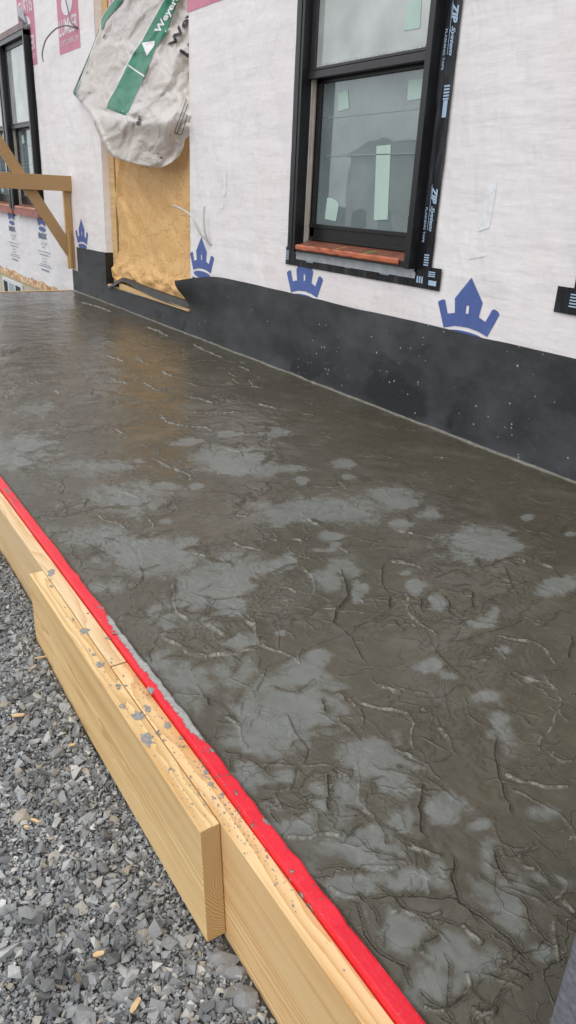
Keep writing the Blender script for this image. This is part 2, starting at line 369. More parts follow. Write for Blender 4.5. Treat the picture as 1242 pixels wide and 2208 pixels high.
M['ink_faint'] = mat('faint_print', (.60, .66, .72), .6)
M['ink_white'] = mat('white_print', (.82, .78, .79), .55)
M['ink_pale'] = mat('pale_tape_print', (.42, .55, .70), .45)
M['frame'] = mat('black_window_frame', (.010, .0095, .0105), .32, var=.2, vscale=30, bump=.0004, bscale=200)
M['sashgrey'] = mat('grey_sash_rail', (.032, .029, .033), .38, var=.15)
M['fin'] = mat('grey_sill_fin', (.52, .55, .58), .35, var=.2, vscale=14)
M['track'] = mat('beige_jamb_track', (.42, .38, .33), .45, var=.12, vscale=20)
M['sill'] = mat('brown_sill_film', (.22, .085, .055), .36, var=.3, vscale=14, bump=.002, bscale=20)
M['sillfront'] = mat('orange_sill_strip', (.42, .105, .04), .3, var=.3, vscale=11, bump=.003, bscale=18)
M['sticker'] = mat('pale_green_sticker', (.46, .60, .54), .6, var=.05)
M['thin_line'] = mat('reflection_line', (.30, .36, .38), .4)  # for pale strips imitating reflected lines on the glass
M['yellow'] = mat('yellow_mark', (.6, .42, .08), .6); M['green_mark'] = mat('green_mark', (.10, .55, .10), .6)
M['film'] = mat('crinkled_film_edge', (.62, .64, .66), .25, var=.3, vscale=90, bump=.01, bscale=90)
M['tan'] = mat('tan_foundation', (.52, .46, .34), .8, var=.15, vscale=3, bump=.003, bscale=40)
M['white_vinyl'] = mat('white_vinyl', (.72, .74, .76), .4)
M['cable'] = mat('pale_cable', (.55, .52, .50), .35); M['cable_dark'] = mat('grey_cable', (.20, .19, .21), .4)
M['dark_room'] = mat('interior_boards', (.20, .235, .25), .9, var=.25, vscale=2)
M['bright_reflection'] = mat('pale_reflection', (.46, .50, .46), .9, var=.2, vscale=2)
def glass(name, haze, hc):
    m = bpy.data.materials.new(name); m.use_nodes = True; t = m.node_tree; t.nodes.clear()
    fr = N(t, 'ShaderNodeFresnel', i_IOR=1.95); gl = N(t, 'ShaderNodeBsdfGlossy', i_Roughness=.0); tr = N(t, 'ShaderNodeBsdfTransparent')
    tr.inputs[0].default_value = (.84, .90, .89, 1); gl.inputs[0].default_value = (.93, .97, .97, 1)
    g = N(t, 'ShaderNodeNewGeometry'); n = N(t, 'ShaderNodeTexNoise', i_Scale=2.5, i_Detail=2.)
    b = N(t, 'ShaderNodeBump', i_Strength=1., i_Distance=.0015); mi = N(t, 'ShaderNodeMixShader'); o = N(t, 'ShaderNodeOutputMaterial')
    t.links.new(g.outputs['Position'], n.inputs['Vector']); t.links.new(n.outputs[0], b.inputs['Height'])
    df = N(t, 'ShaderNodeBsdfDiffuse'); df.inputs[0].default_value = (*hc, 1); mh = N(t, 'ShaderNodeMixShader')   # protective film plus painted haze for reflected sky and room brightness
    n2 = N(t, 'ShaderNodeTexNoise', i_Scale=3.5, i_Detail=5.); t.links.new(g.outputs['Position'], n2.inputs['Vector'])
    mr = N(t, 'ShaderNodeMapRange'); mr.inputs[1].default_value = .3; mr.inputs[2].default_value = .7; mr.inputs[3].default_value = haze * .75; mr.inputs[4].default_value = haze * 1.25
    t.links.new(n2.outputs[0], mr.inputs[0]); t.links.new(mr.outputs[0], mh.inputs[0]); t.links.new(tr.outputs[0], mh.inputs[1]); t.links.new(df.outputs[0], mh.inputs[2])
    t.links.new(b.outputs[0], gl.inputs['Normal']); t.links.new(b.outputs[0], fr.inputs['Normal'])
    t.links.new(fr.outputs[0], mi.inputs[0]); t.links.new(mh.outputs[0], mi.inputs[1]); t.links.new(gl.outputs[0], mi.inputs[2]); t.links.new(mi.outputs[0], o.inputs[0])
    return m
M['glass'] = glass('window_glass', .52, (.36, .44, .45)); M['glass_film'] = glass('filmed_window_glass', .62, (.70, .73, .70))
def osb():
    m = mat('osb_board', (.6, .35, .17), .7); g = G(m); p = g.pos
    c1 = g.vor(g.vadd(g.mapping(p, (1, 1, 2.)), g.noise(p, 8, 2, col=True), .1), 16, out=1); v = g.sep(c1)[0]
    c = g.mix(v, (.70, .45, .25), (.44, .21, .09)); c = g.mix(g.rng(g.sep(c1)[1], .5, .8), c, (.80, .60, .38))
    g.out(c, None, g.bump(v, .002)); return m
M['osb'] = osb()
def sheet_mat(name, a, b, rough=.6, trans=0., bd=.002):
    m = mat(name, a, rough); g = G(m); p = g.pos
    n = g.noise(p, 7, 5, .6); cr = g.vor(g.vadd(p, g.noise(p, 4, 3, col=True), .3), 7, 'DISTANCE_TO_EDGE'); c2 = g.vor(g.vadd(p, g.noise(p, 9, 3, col=True), .1), 19, 'DISTANCE_TO_EDGE')
    c = g.mix(g.rng(n, .3, .7), a, b)
    h = g.math('ADD', g.rng(cr, 0, .035), g.math('MULTIPLY', g.rng(c2, 0, .04), .35)); h = g.math('ADD', h, g.math('MULTIPLY', g.noise(p, 26, 4), .12))
    g.out(c, None, g.bump(h, bd))
    if trans:
        t = m.node_tree; tl = N(t, 'ShaderNodeBsdfTranslucent'); ms = N(t, 'ShaderNodeMixShader'); ms.inputs[0].default_value = trans
        o = [q for q in t.nodes if q.type == 'OUTPUT_MATERIAL'][0]
        t.links.new(c, tl.inputs[0]); t.links.new(g.b.outputs[0], ms.inputs[1]); t.links.new(tl.outputs[0], ms.inputs[2]); t.links.new(ms.outputs[0], o.inputs[0])
    return m
M['paper'] = sheet_mat('kraft_paper', (.74, .42, .155), (.80, .50, .21), .55, 0., .0035)
M['tarp'] = sheet_mat('white_tarp', (.83, .80, .77), (.88, .86, .83), .30, .32)
M['green'] = sheet_mat('green_tarp_print', (.006, .17, .085), (.010, .22, .115), .38)
M['tarp_edge'] = mat('dark_green_edge', (.01, .13, .075), .5)

# ------------------------------------------------------------------ text
def glyphs(txt, bold=0., shear=0.):
    c = bpy.data.curves.new('t', 'FONT'); c.body = txt; c.offset = bold; c.shear = shear; c.resolution_u = 3; c.fill_mode = 'BOTH'
    o = bpy.data.objects.new('t', c); COL.objects.link(o); dg = bpy.context.evaluated_depsgraph_get(); dg.update()
    me = bpy.data.meshes.new_from_object(o.evaluated_get(dg)); bpy.data.objects.remove(o); bpy.data.curves.remove(c)
    V = np.array([v.co[:2] for v in me.vertices]); F = [tuple(p.vertices) for p in me.polygons]; bpy.data.meshes.remove(me)
    V = V - V.min(0); return V / V.max(0), F
def dice(V, F, step):
    """cut flat faces along a grid so they can follow a wavy sheet"""
    bm = bmesh.new(); vs = [bm.verts.new((v[0], v[1], 0)) for v in V]
    for f in F:
        try: bm.faces.new([vs[i] for i in f])
        except ValueError: pass
    A = np.asarray(V); lo, hi = A.min(0), A.max(0)
    for ax in (0, 1):
        k = lo[ax] + step
        while k < hi[ax]:
            co = [0, 0, 0]; no = [0, 0, 0]; co[ax] = k; no[ax] = 1
            bmesh.ops.bisect_plane(bm, geom=bm.verts[:] + bm.edges[:] + bm.faces[:], plane_co=co, plane_no=no); k += step
    bm.verts.index_update(); V2 = np.array([v.co[:2] for v in bm.verts]); F2 = [tuple(v.index for v in f.verts) for f in bm.faces]; bm.free()
    return V2, F2
def decal(name, V, F, fn, m, parent, step=None, label=None):
    if step: V, F = dice(V, F, step)
    P = np.array([fn(v[0], v[1]) for v in V]); o = meshobj(name, P, F, m, parent)
    if label: o['label'] = label
    return o

# ================================================================== THE GROUND
def ground_z(x, y):
    x = np.asarray(x, float); y = np.asarray(y, float)
    z = -.262 + .074 * sstep(1.1, 2.4, -x) + .008 * fbm(x * 2.2, y * 2.2, 3)
    far = np.hypot(x, y)
    z = z - 2.0 * sstep(8.1, 10.5, -x)
    return z
M['ground'] = mat('dusty_ground', (.11, .11, .105), .9, var=.45, vscale=30, bump=.012, bscale=90)
xs = np.concatenate([[-400, -150, -60, -30, -16], np.arange(-12, -4.6, .4), np.arange(-4.6, 1.6, .05), [2, 3, 5, 9, 20, 60, 200, 400]])
ys = np.concatenate([[-400, -150, -60, -25, -12, -6, -3, -2], np.arange(-1.4, .55, .05), [1., 2.45, 2.56, 5, 12, 40, 150, 400]])
V, F = gridmesh(xs, ys, lambda X, Y: np.stack([X, Y, ground_z(X, Y)], -1))
tag(meshobj('ground', V, F, M['ground'], smooth=True, origin=(0, 0, 0)), 'dark stony ground under the gravel', 'ground', kind='structure')

# rock prototypes
def rock_proto(n, flat, seed):
    r = random.Random(seed); bm = bmesh.new()
    for i in range(n):
        v = Vector((r.gauss(0, 1), r.gauss(0, 1), r.gauss(0, 1))).normalized() * r.uniform(.8, 1.1)
        bm.verts.new((v.x * r.uniform(.85, 1.15), v.y * .78, v.z * flat))
    res = bmesh.ops.convex_hull(bm, input=bm.verts)
    bmesh.ops.delete(bm, geom=[g for g in res['geom_interior'] if isinstance(g, bmesh.types.BMVert)], context='VERTS')
    bm.verts.index_update(); V = np.array([v.co[:] for v in bm.verts]); F = np.array([[v.index for v in f.verts] for f in bm.faces]); bm.free()
    return V, F
PROTO = [rock_proto(random.Random(i).choice([7, 8, 8, 9, 10]), random.Random(i + 50).uniform(.45, .75), i) for i in range(24)]
def scatter(pos, size, tint, tilt=.5, rng=RNG):
    VV, FF, TT = [], [], []; base = 0; kind = rng.integers(0, len(PROTO), len(pos))
    for k, (PV, PF) in enumerate(PROTO):
        s = np.where(kind == k)[0]
        if not len(s): continue
        n = len(s); a = rng.uniform(0, 2 * np.pi, n); b = rng.normal(0, tilt, n); c = rng.normal(0, tilt, n)
        def rot(ax, th):
            C_, S_ = np.cos(th), np.sin(th); Rm = np.zeros((n, 3, 3)); i, j = [(1, 2), (0, 2), (0, 1)][ax]
            Rm[:, ax, ax] = 1; Rm[:, i, i] = C_; Rm[:, j, j] = C_; Rm[:, i, j] = -S_; Rm[:, j, i] = S_; return Rm
        Rm = rot(2, a) @ rot(0, b) @ rot(1, c)
        sc = size[s][:, None, None] * rng.uniform(.75, 1.25, (n, 1, 3))
        P = np.einsum('nij,nvj->nvi', Rm, PV[None] * sc) + pos[s][:, None, :]
        VV.append(P.reshape(-1, 3)); FF.append((PF[None] + (np.arange(n) * len(PV))[:, None, None]).reshape(-1, 3) + base)
        TT.append(np.repeat(tint[s], len(PV))); base += n * len(PV)
    return np.concatenate(VV), np.concatenate(FF), np.concatenate(TT)
def gravel_mat():
    m = mat('crushed_stone', (.2, .2, .2), .72); g = G(m); p = g.pos; t = g.attr('tint')
    r = N(g.t, 'ShaderNodeValToRGB'); g.ln(t, r.inputs[0]); e = r.color_ramp.elements
    e[0].position = 0; e[0].color = (.135, .14, .145, 1); e[1].position = 1; e[1].color = (.72, .71, .66, 1)
    for q, c in ((.35, (.258, .265, .27, 1)), (.7, (.38, .39, .39, 1)), (.88, (.50, .505, .49, 1)), (.93, (.42, .36, .27, 1)), (.96, (.54, .535, .51, 1))):
        x = e.new(q); x.color = c
    n = g.noise(p, 160, 4, .7); c = g.mix(g.rng(n, .3, .75, 0, .5), r.outputs[0], g.mix(.45, r.outputs[0], (.08, .082, .085)))
    c = g.mix(g.rng(g.noise(p, 5, 4), .50, .66, 0, .75), c, g.mix(.6, c, (.06, .057, .052)))
    g.out(c, g.rng(n, .3, .7, .6, .85), g.bump(n, .0015)); return m
M['gravel'] = gravel_mat()
def gz(x, y): return ground_z(x, y)
parts = []
for (n, x0, x1, y0, y1, s0, s1, lift) in ((80000, -3.5, -.1, -.05, .50, .0035, .0075, .003), (9500, -3.5, -.1, -.10, .47, .007, .0125, .006),
                                       (1500, -3.5, -.1, -.10, .44, .0125, .022, .009), (9000, -5.6, 1.5, -1.3, .47, .009, .020, .004), (60, -3.3, -.3, 0, .40, .020, .027, .010)):
    x = RNG.uniform(x0, x1, n); y = RNG.uniform(y0, y1, n); s = RNG.uniform(s0, s1, n)
    # keep each stone off the boards
    ok = (y + s < .458) & ~((x > -1.905) & (x < -.80) & (y + s > .421) & (gz(x, y) + lift + s > -.247))
    x, y, s = x[ok], y[ok], s[ok]
    parts.append((np.stack([x, y, gz(x, y) + lift + RNG.uniform(-.004, .006, len(x))], 1), s, RNG.uniform(0, 1, len(x))))
V, F, T = scatter(np.concatenate([p[0] for p in parts]), np.concatenate([p[1] for p in parts]), np.concatenate([p[2] for p in parts]))
o = meshobj('gravel', V, F, M['gravel'], origin=(-1.5, .2, -.26), attrs={'tint': T})
tag(o, 'loose crushed grey gravel beside the wooden form', 'gravel', kind='stuff')

# larger stones and chips that can be told apart
def stone(px, py, r, tint, label, sq=(1, .8, .6), rot=0., seed=1):
    g0 = at(px, py, 2, -.25); z = float(gz(g0[0], g0[1])); g0 = at(px, py, 2, z + .012)
    bm = bmesh.new(); rr = random.Random(seed)
    for i in range(26):
        v = Vector((rr.gauss(0, 1), rr.gauss(0, 1), rr.gauss(0, 1))).normalized() * rr.uniform(.86, 1.08); bm.verts.new((v.x * r * sq[0], v.y * r * sq[1], v.z * r * sq[2]))
    res = bmesh.ops.convex_hull(bm, input=bm.verts); bmesh.ops.delete(bm, geom=[g for g in res['geom_interior'] if isinstance(g, bmesh.types.BMVert)], context='VERTS')
    bmesh.ops.rotate(bm, verts=bm.verts, cent=(0, 0, 0), matrix=Matrix.Rotation(rot, 3, 'Z') @ Matrix.Rotation(.25, 3, 'X'))
    bm.verts.index_update(); V = np.array([v.co[:] for v in bm.verts]) + [g0[0], g0[1], z + r * sq[2] * .35]; F = [tuple(v.index for v in f.verts) for f in bm.faces]; bm.free()
    return tag(meshobj('stone', V, F, M['gravel'], attrs={'tint': [tint] * len(V)}), label, 'stone')
stone(477, 2066, .030, .42, 'large slate grey stone lying just past the end of the outer board', (1.15, .62, .5), 1.0, 3)
stone(503, 2096, .024, .38, 'narrow dark stone touching the board beside the large slate stone', (1.3, .6, .55), 1.35, 4)
stone(528, 2150, .030, .33, 'rounded blue grey stone by the form board nearest the bottom edge', (1, .8, .55), .4, 5)
stone(178, 2192, .026, .55, 'pale grey stone lowest in the gravel at the left', (1.1, .8, .6), .2, 6)
stone(46, 1758, .024, .935, 'tan angular stone beside a wood chip at the left', (.9, .95, .6), .5, 7)
stone(309, 2012, .017, .935, 'small tan cube shaped stone in the middle of the gravel', (1, .9, .8), .3, 8)
stone(197, 1882, .018, .99, 'bright white pointed stone in the open gravel', (1.3, .6, .5), 2.6, 9)
stone(162, 1655, .017, .975, 'pale cream stone near the foot of the outer board', (1, .8, .7), .1, 10)
stone(120, 1688, .016, .96, 'light grey stone left of the pale cream stone', (1, .8, .7), .6, 12)
M['chip'] = mat('wood_chip', (.66, .46, .24), .7, var=.2, vscale=60)
def chip(px, py, ln, wd, rot, label):
    g0 = at(px, py, 2, -.235); z = float(gz(g0[0], g0[1])) + .018; g0 = at(px, py, 2, z); mb = MB()
    c, s = math.cos(rot), math.sin(rot)
    out = [(-ln, -wd * .6), (-ln * .4, -wd), (ln * .8, -wd * .7), (ln, 0), (ln * .7, wd * .8), (-ln * .3, wd), (-ln * .95, wd * .5)]
    f = lambda dz: (lambda u, v: (g0[0] + u * c - v * s, g0[1] + u * s + v * c, z + dz + u * .12))
    mb.prism(out, f(0), f(.003))
    tag(mb.build('wood_chip', M['chip']), label, 'wood chip')
chip(40, 1543, .016, .006, 1.0, 'long pale wood chip on the gravel near the left edge')
chip(76, 1770, .013, .003, .5, 'thin wood splinter beside the tan stone')
chip(57, 1784, .006, .004, .5, 'tiny orange wood chip under the thin splinter')
chip(213, 2058, .010, .005, 1.2, 'orange brown wood chip in the lower gravel')
chip(292, 2168, .013, .005, 2.1, 'pale ribbed wood chip at the bottom of the gravel')
chip(155, 1607, .007, .004, 1.1, 'small peach wood chip above the pale cream stone')
chip(88, 1418, .016, .0025, 1.2, 'thin pale sliver against the far end of the outer board')

# ================================================================== THE SLAB
VE = []   # (kind, [(x, y) photo points])
def veins(ox, oy, s, bright, dark):
    for k, lst in (('b', bright), ('d', dark)):
        for l in lst: VE.append((k, [(ox + x * s, oy + y * s) for x, y in l]))
veins(300, 1250, .4831, [
 [(655,590),(680,650),(700,690),(730,730),(742,790),(720,830),(700,850),(690,900),(670,930),(590,955)], [(965,540),(1010,560),(1060,570),(1100,585),(1160,580),(1200,600),(1225,640),(1210,700),(1215,750),(1242,770)],
 [(540,295),(600,315),(660,335),(710,360),(735,385)], [(150,0),(145,90),(165,140),(215,190)], [(410,140),(470,170),(515,210),(525,290)], [(240,345),(300,345),(350,335),(440,335),(500,315),(540,320)],
 [(80,250),(160,285),(200,310),(215,340)], [(300,200),(350,225),(395,260)], [(960,790),(975,870),(985,950),(990,1010),(1020,1040),(1050,1090)], [(640,1145),(720,1155),(820,1140),(910,1145)], [(600,955),(625,990),(630,1030)],
 [(360,600),(420,640),(450,680),(460,740),(480,780)], [(890,610),(900,640),(950,690)], [(1130,750),(1180,780),(1235,800)], [(560,400),(545,470),(510,500)], [(1070,480),(1130,490),(1180,510)], [(875,510),(920,540)], [(940,530),(965,570)]],
 [[(930,0),(935,80),(880,160),(885,210),(950,260),(985,320),(1020,390)], [(1110,40),(1130,110),(1080,160),(970,210),(950,250)], [(215,190),(270,180),(300,140),(330,100)], [(850,860),(850,950),(845,1040)], [(1080,870),(1035,900),(1040,940),(1055,975)],
 [(920,1180),(940,1140),(990,1090)], [(780,840),(770,870),(725,910)], [(610,480),(650,495),(700,500)], [(830,530),(825,590)], [(540,995),(600,960)], [(380,765),(450,775)], [(770,165),(810,125),(870,105)], [(490,150),(600,155),(700,190),(780,190)], [(50,210),(90,160),(130,140)], [(310,520),(315,570)],[(850,860),(890,840),(960,850)]])
veins(842, 1100, .3221, [
 [(0,345),(100,355),(180,375),(235,400)], [(95,550),(120,600),(105,670),(165,740),(230,780),(345,850)], [(670,835),(760,860),(850,865),(950,880),(1020,915),(1070,980),(1130,1055)], [(680,915),(740,950),(770,1000)],
 [(1010,1065),(1040,1150),(1100,1200),(1150,1280),(1100,1390),(1070,1440),(1030,1520)], [(820,1080),(880,1125),(1000,1145),(1050,1160)], [(325,1450),(360,1500),(390,1552)], [(850,325),(920,355)], [(1010,365),(1080,395)], [(50,135),(110,150)], [(205,1320),(235,1350)], [(0,1195),(60,1230)]],
 [[(1120,0),(1090,80),(1000,140),(955,185),(995,235),(980,285)], [(545,540),(555,590),(545,650),(585,680)], [(610,680),(620,630),(670,600),(740,565),(860,555)], [(360,570),(400,620),(390,680),(440,720)],
 [(395,885),(470,880),(540,860),(620,825),(700,815),(790,790),(880,745),(865,700),(935,650),(935,590)], [(520,1000),(590,980),(640,930),(690,915)], [(155,1255),(290,1255),(400,1205),(505,1160)], [(1215,840),(1215,920),(1195,1010)],
 [(750,380),(800,460),(820,530),(770,545)], [(490,680),(485,740),(445,775)], [(270,905),(340,980),(400,1050),(460,1100)], [(620,385),(700,355),(780,320),(860,315)], [(300,460),(380,420),(480,395)], [(30,740),(60,790),(100,805)], [(1020,790),(1030,750),(1090,735),(1140,660)],[(210,590),(220,640),(215,670)],[(870,500),(910,475)]])
veins(500, 1000, .3221, [
 [(0,525),(60,555),(105,585)], [(75,550),(140,570),(215,585)], [(500,365),(540,395),(585,415)], [(240,510),(310,515)], [(720,550),(755,580),(770,615)], [(465,700),(530,745),(550,790),(555,870),(490,925),(470,940)], [(320,825),(390,830),(440,865)],
 [(1065,655),(1150,665),(1242,680)], [(1155,860),(1185,920),(1165,975),(1195,1015),(1228,1065)], [(85,1040),(150,1080),(160,1170),(165,1235)], [(440,620),(540,635)], [(850,905),(885,940)], [(0,345),(60,350),(115,355)], [(1115,450),(1160,460),(1220,465)], [(370,505),(440,510),(480,525)]],
 [[(720,85),(710,130),(685,165)], [(110,190),(70,250),(10,310)], [(1020,655),(1010,720),(1015,800),(1045,870),(1070,920),(1060,980),(985,1020)], [(1075,1000),(960,1060),(840,1085),(805,1140),(840,1200),(850,1242)], [(740,700),(765,790),(775,860)], [(800,800),(770,900),(700,1000),(690,1070),(750,1120),(800,1145)],
 [(950,500),(935,540),(905,570)], [(535,1020),(580,960),(640,935),(700,930)], [(150,1000),(300,1000),(430,960)], [(330,1040),(430,1055),(590,1040)], [(210,125),(155,135)], [(310,820),(370,750),(460,680),(490,650)], [(115,975),(180,930),(190,900)], [(1090,1050),(1120,1095),(1160,1115)],[(480,465),(530,450)]])
veins(600, 1500, .5169, [
 [(325,715),(420,720),(510,722)], [(580,730),(620,770),(625,835)], [(480,600),(540,650),(600,668),(690,690)], [(460,915),(530,900),(600,935),(630,980)], [(750,940),(820,1000),(845,1040)], [(1155,915),(1160,980),(1145,1050),(1175,1130)], [(925,325),(1000,350),(1110,380),(1240,390)],
 [(1000,710),(1085,735)], [(1150,740),(1195,780),(1165,850),(1110,885)], [(200,780),(260,830),(355,850)], [(815,1325),(880,1330),(910,1300)], [(1095,245),(1085,210),(1110,160)], [(790,1150),(800,1210),(770,1250)], [(1180,870),(1240,915)], [(670,130),(710,195)]],
 [[(910,160),(915,330),(960,430),(985,520)], [(715,650),(735,720),(725,790),(770,870),(880,950),(970,1020),(1000,1070),(1095,1140)], [(590,1080),(600,1040),(680,990)], [(690,1285),(760,1265),(795,1225)], [(600,370),(600,450),(585,560),(630,610)], [(910,640),(920,740),(980,800)],
 [(915,1260),(900,1310),(850,1335)], [(355,850),(460,845),(600,835),(720,840),(760,870)], [(480,1100),(560,1150)], [(940,1155),(1060,1170)], [(620,345),(690,385)]])
veins(0, 620, .4831, [
 [(710,560),(720,580),(755,605),(830,618),(925,625),(965,650)], [(670,755),(740,795),(820,828)], [(1150,520),(1242,545)], [(470,305),(520,320),(560,335)], [(610,310),(640,335)], [(640,425),(690,455),(720,460)], [(490,400),(520,420),(600,435)], [(830,558),(950,562),(1080,560)],
 [(515,630),(550,655)], [(835,490),(900,500),(950,520)], [(645,175),(700,190),(750,220)], [(360,65),(430,85),(500,110)], [(860,250),(910,280),(960,300),(1000,318)], [(1065,350),(1115,372)], [(1110,410),(1125,440),(1175,450)], [(720,375),(770,395)], [(240,460),(270,475)], [(1010,720),(1080,735)]],
 [[(565,230),(640,215),(680,208)], [(740,300),(830,275)], [(210,380),(350,370),(480,350)], [(260,390),(370,382),(470,375)], [(270,532),(400,525),(520,505),(630,488)], [(410,498),(450,478),(510,470)], [(530,415),(600,412),(690,400)], [(0,295),(50,275),(85,262)], [(150,265),(185,250)], [(710,465),(770,440)],
 [(1010,485),(1005,510),(985,520)], [(150,420),(280,412)], [(360,418),(400,405)], [(405,640),(460,620),(520,600)], [(105,520),(160,500),(215,490)], [(205,590),(265,565)], [(270,632),(350,608)], [(110,755),(180,720),(240,695)], [(1185,650),(1180,680),(1130,700),(1070,690)], [(1200,730),(1190,770),(1170,790)],
 [(0,520),(35,500),(60,480)], [(70,620),(110,600),(145,583)], [(60,660),(95,632)], [(650,265),(660,245),(690,240)], [(860,740),(885,710)], [(1005,430),(1040,410),(1055,395)], [(740,500),(810,493)], [(90,810),(160,790),(220,775)]])
veins(0, 1000, .4026, [
 [(860,0),(950,35),(1010,60),(1025,95)], [(325,95),(340,130),(320,160)], [(470,180),(440,245)], [(510,270),(560,310),(620,320),(685,350)], [(790,290),(825,325),(820,350)], [(735,540),(760,580),(755,620),(720,665)], [(1000,460),(1050,485),(1110,500)], [(1170,495),(1205,520),(1180,560)],
 [(920,740),(945,790),(1010,850)], [(1080,860),(1150,890),(1215,930)], [(850,925),(930,960),(990,1010),(1060,1035),(1240,1015)], [(640,155),(700,165),(720,180)]],
 [[(270,275),(350,270),(380,240)], [(860,240),(920,210),(945,180)], [(240,375),(360,370)], [(935,620),(930,680),(915,730)], [(1130,735),(1110,780),(1050,840),(1010,850)], [(640,820),(720,825),(810,815)], [(810,880),(870,810),(900,790)], [(440,520),(500,480),(560,470)]])
PATCH = [(638,1520,82,50,1),(570,1583,70,35,1),(682,1419,32,16,1),(653,1458,45,28,1),(532,1540,40,35,.9),(435,1289,62,40,1),(484,1308,40,22,1),(348,1342,26,22,.9),(411,1467,55,45,.8),(358,1433,40,30,.7),(517,1388,32,11,1),(604,1365,10,5,1),(517,1438,40,28,.7),
 (541,1670,40,30,.9),(604,1668,27,11,.9),(677,1733,28,48,.8),(638,1786,45,15,.9),(742,1709,28,52,.9),(812,1636,55,40,1),(855,1670,45,42,.9),(870,1772,35,25,.8),(783,1820,75,35,1),(585,1738,20,15,.7),(770,1908,70,25,1),(879,1903,45,22,.9),(941,1893,24,30,.8),(962,1738,37,24,1),(1030,1776,19,11,1),(1055,1851,20,36,.8),
 (1081,1934,55,45,.8),(1101,1980,40,30,.8),(1179,1903,40,15,.7),(1163,2053,23,22,.7),(1158,1753,36,16,.65),(864,2022,55,45,.85),(962,2058,52,42,.9),(931,2120,68,40,.9),(1039,2084,45,32,.75),(791,1965,35,25,.6),(1086,1572,20,38,.8),(1055,1500,25,12,.8),(1210,1650,18,9,.7),(640,1890,40,22,.7),
 (1038,1171,62,28,.95),(1100,1180,22,14,.9),(900,1267,19,11,1),(874,1238,12,5,1),(951,1301,17,13,1),(938,1293,14,7,.9),(1042,1345,28,10,.9),(1061,1329,12,17,.9),(926,1435,25,12,.9),(965,1455,20,8,.8),(861,1131,22,10,1),(929,1110,20,12,.9),(1135,1113,10,5,1),(1229,1148,10,5,.9),(1212,1261,30,17,.9),(1180,1280,18,9,.8),(1141,1467,10,6,.8),(1090,1404,14,9,.8),
 (693,1100,95,26,1),(709,1245,31,17,1),(748,1222,24,19,1),(771,1277,17,17,1),(648,1037,15,7,1),(725,1158,27,8,1),(716,1172,12,6,1),(696,1185,20,5,1),(838,1068,42,17,1),(870,1084,30,8,1),(629,1206,12,9,1),(564,1222,55,11,1),(510,1230,45,35,.8),(500,1295,25,30,.9),(540,1012,90,10,1),(738,1000,18,7,1),(751,1029,15,6,1),(603,1364,8,4,1),
 (285,1075,65,28,.9),(250,1165,90,22,.8),(330,1200,80,30,1),(445,1262,60,36,1),(400,1170,30,10,.8),(220,1270,50,15,.7),(350,1048,25,7,1),(420,1050,14,6,1),(358,1125,15,5,1),(350,1342,30,20,.7),(405,953,30,6,1),(498,987,62,18,1),(498,936,22,6,1),(590,935,25,10,.9),(58,960,70,28,.7),(30,990,40,20,.8),(217,1006,70,12,.8),(80,885,60,14,.6),(300,994,10,4,1),(160,1090,50,18,.5)]
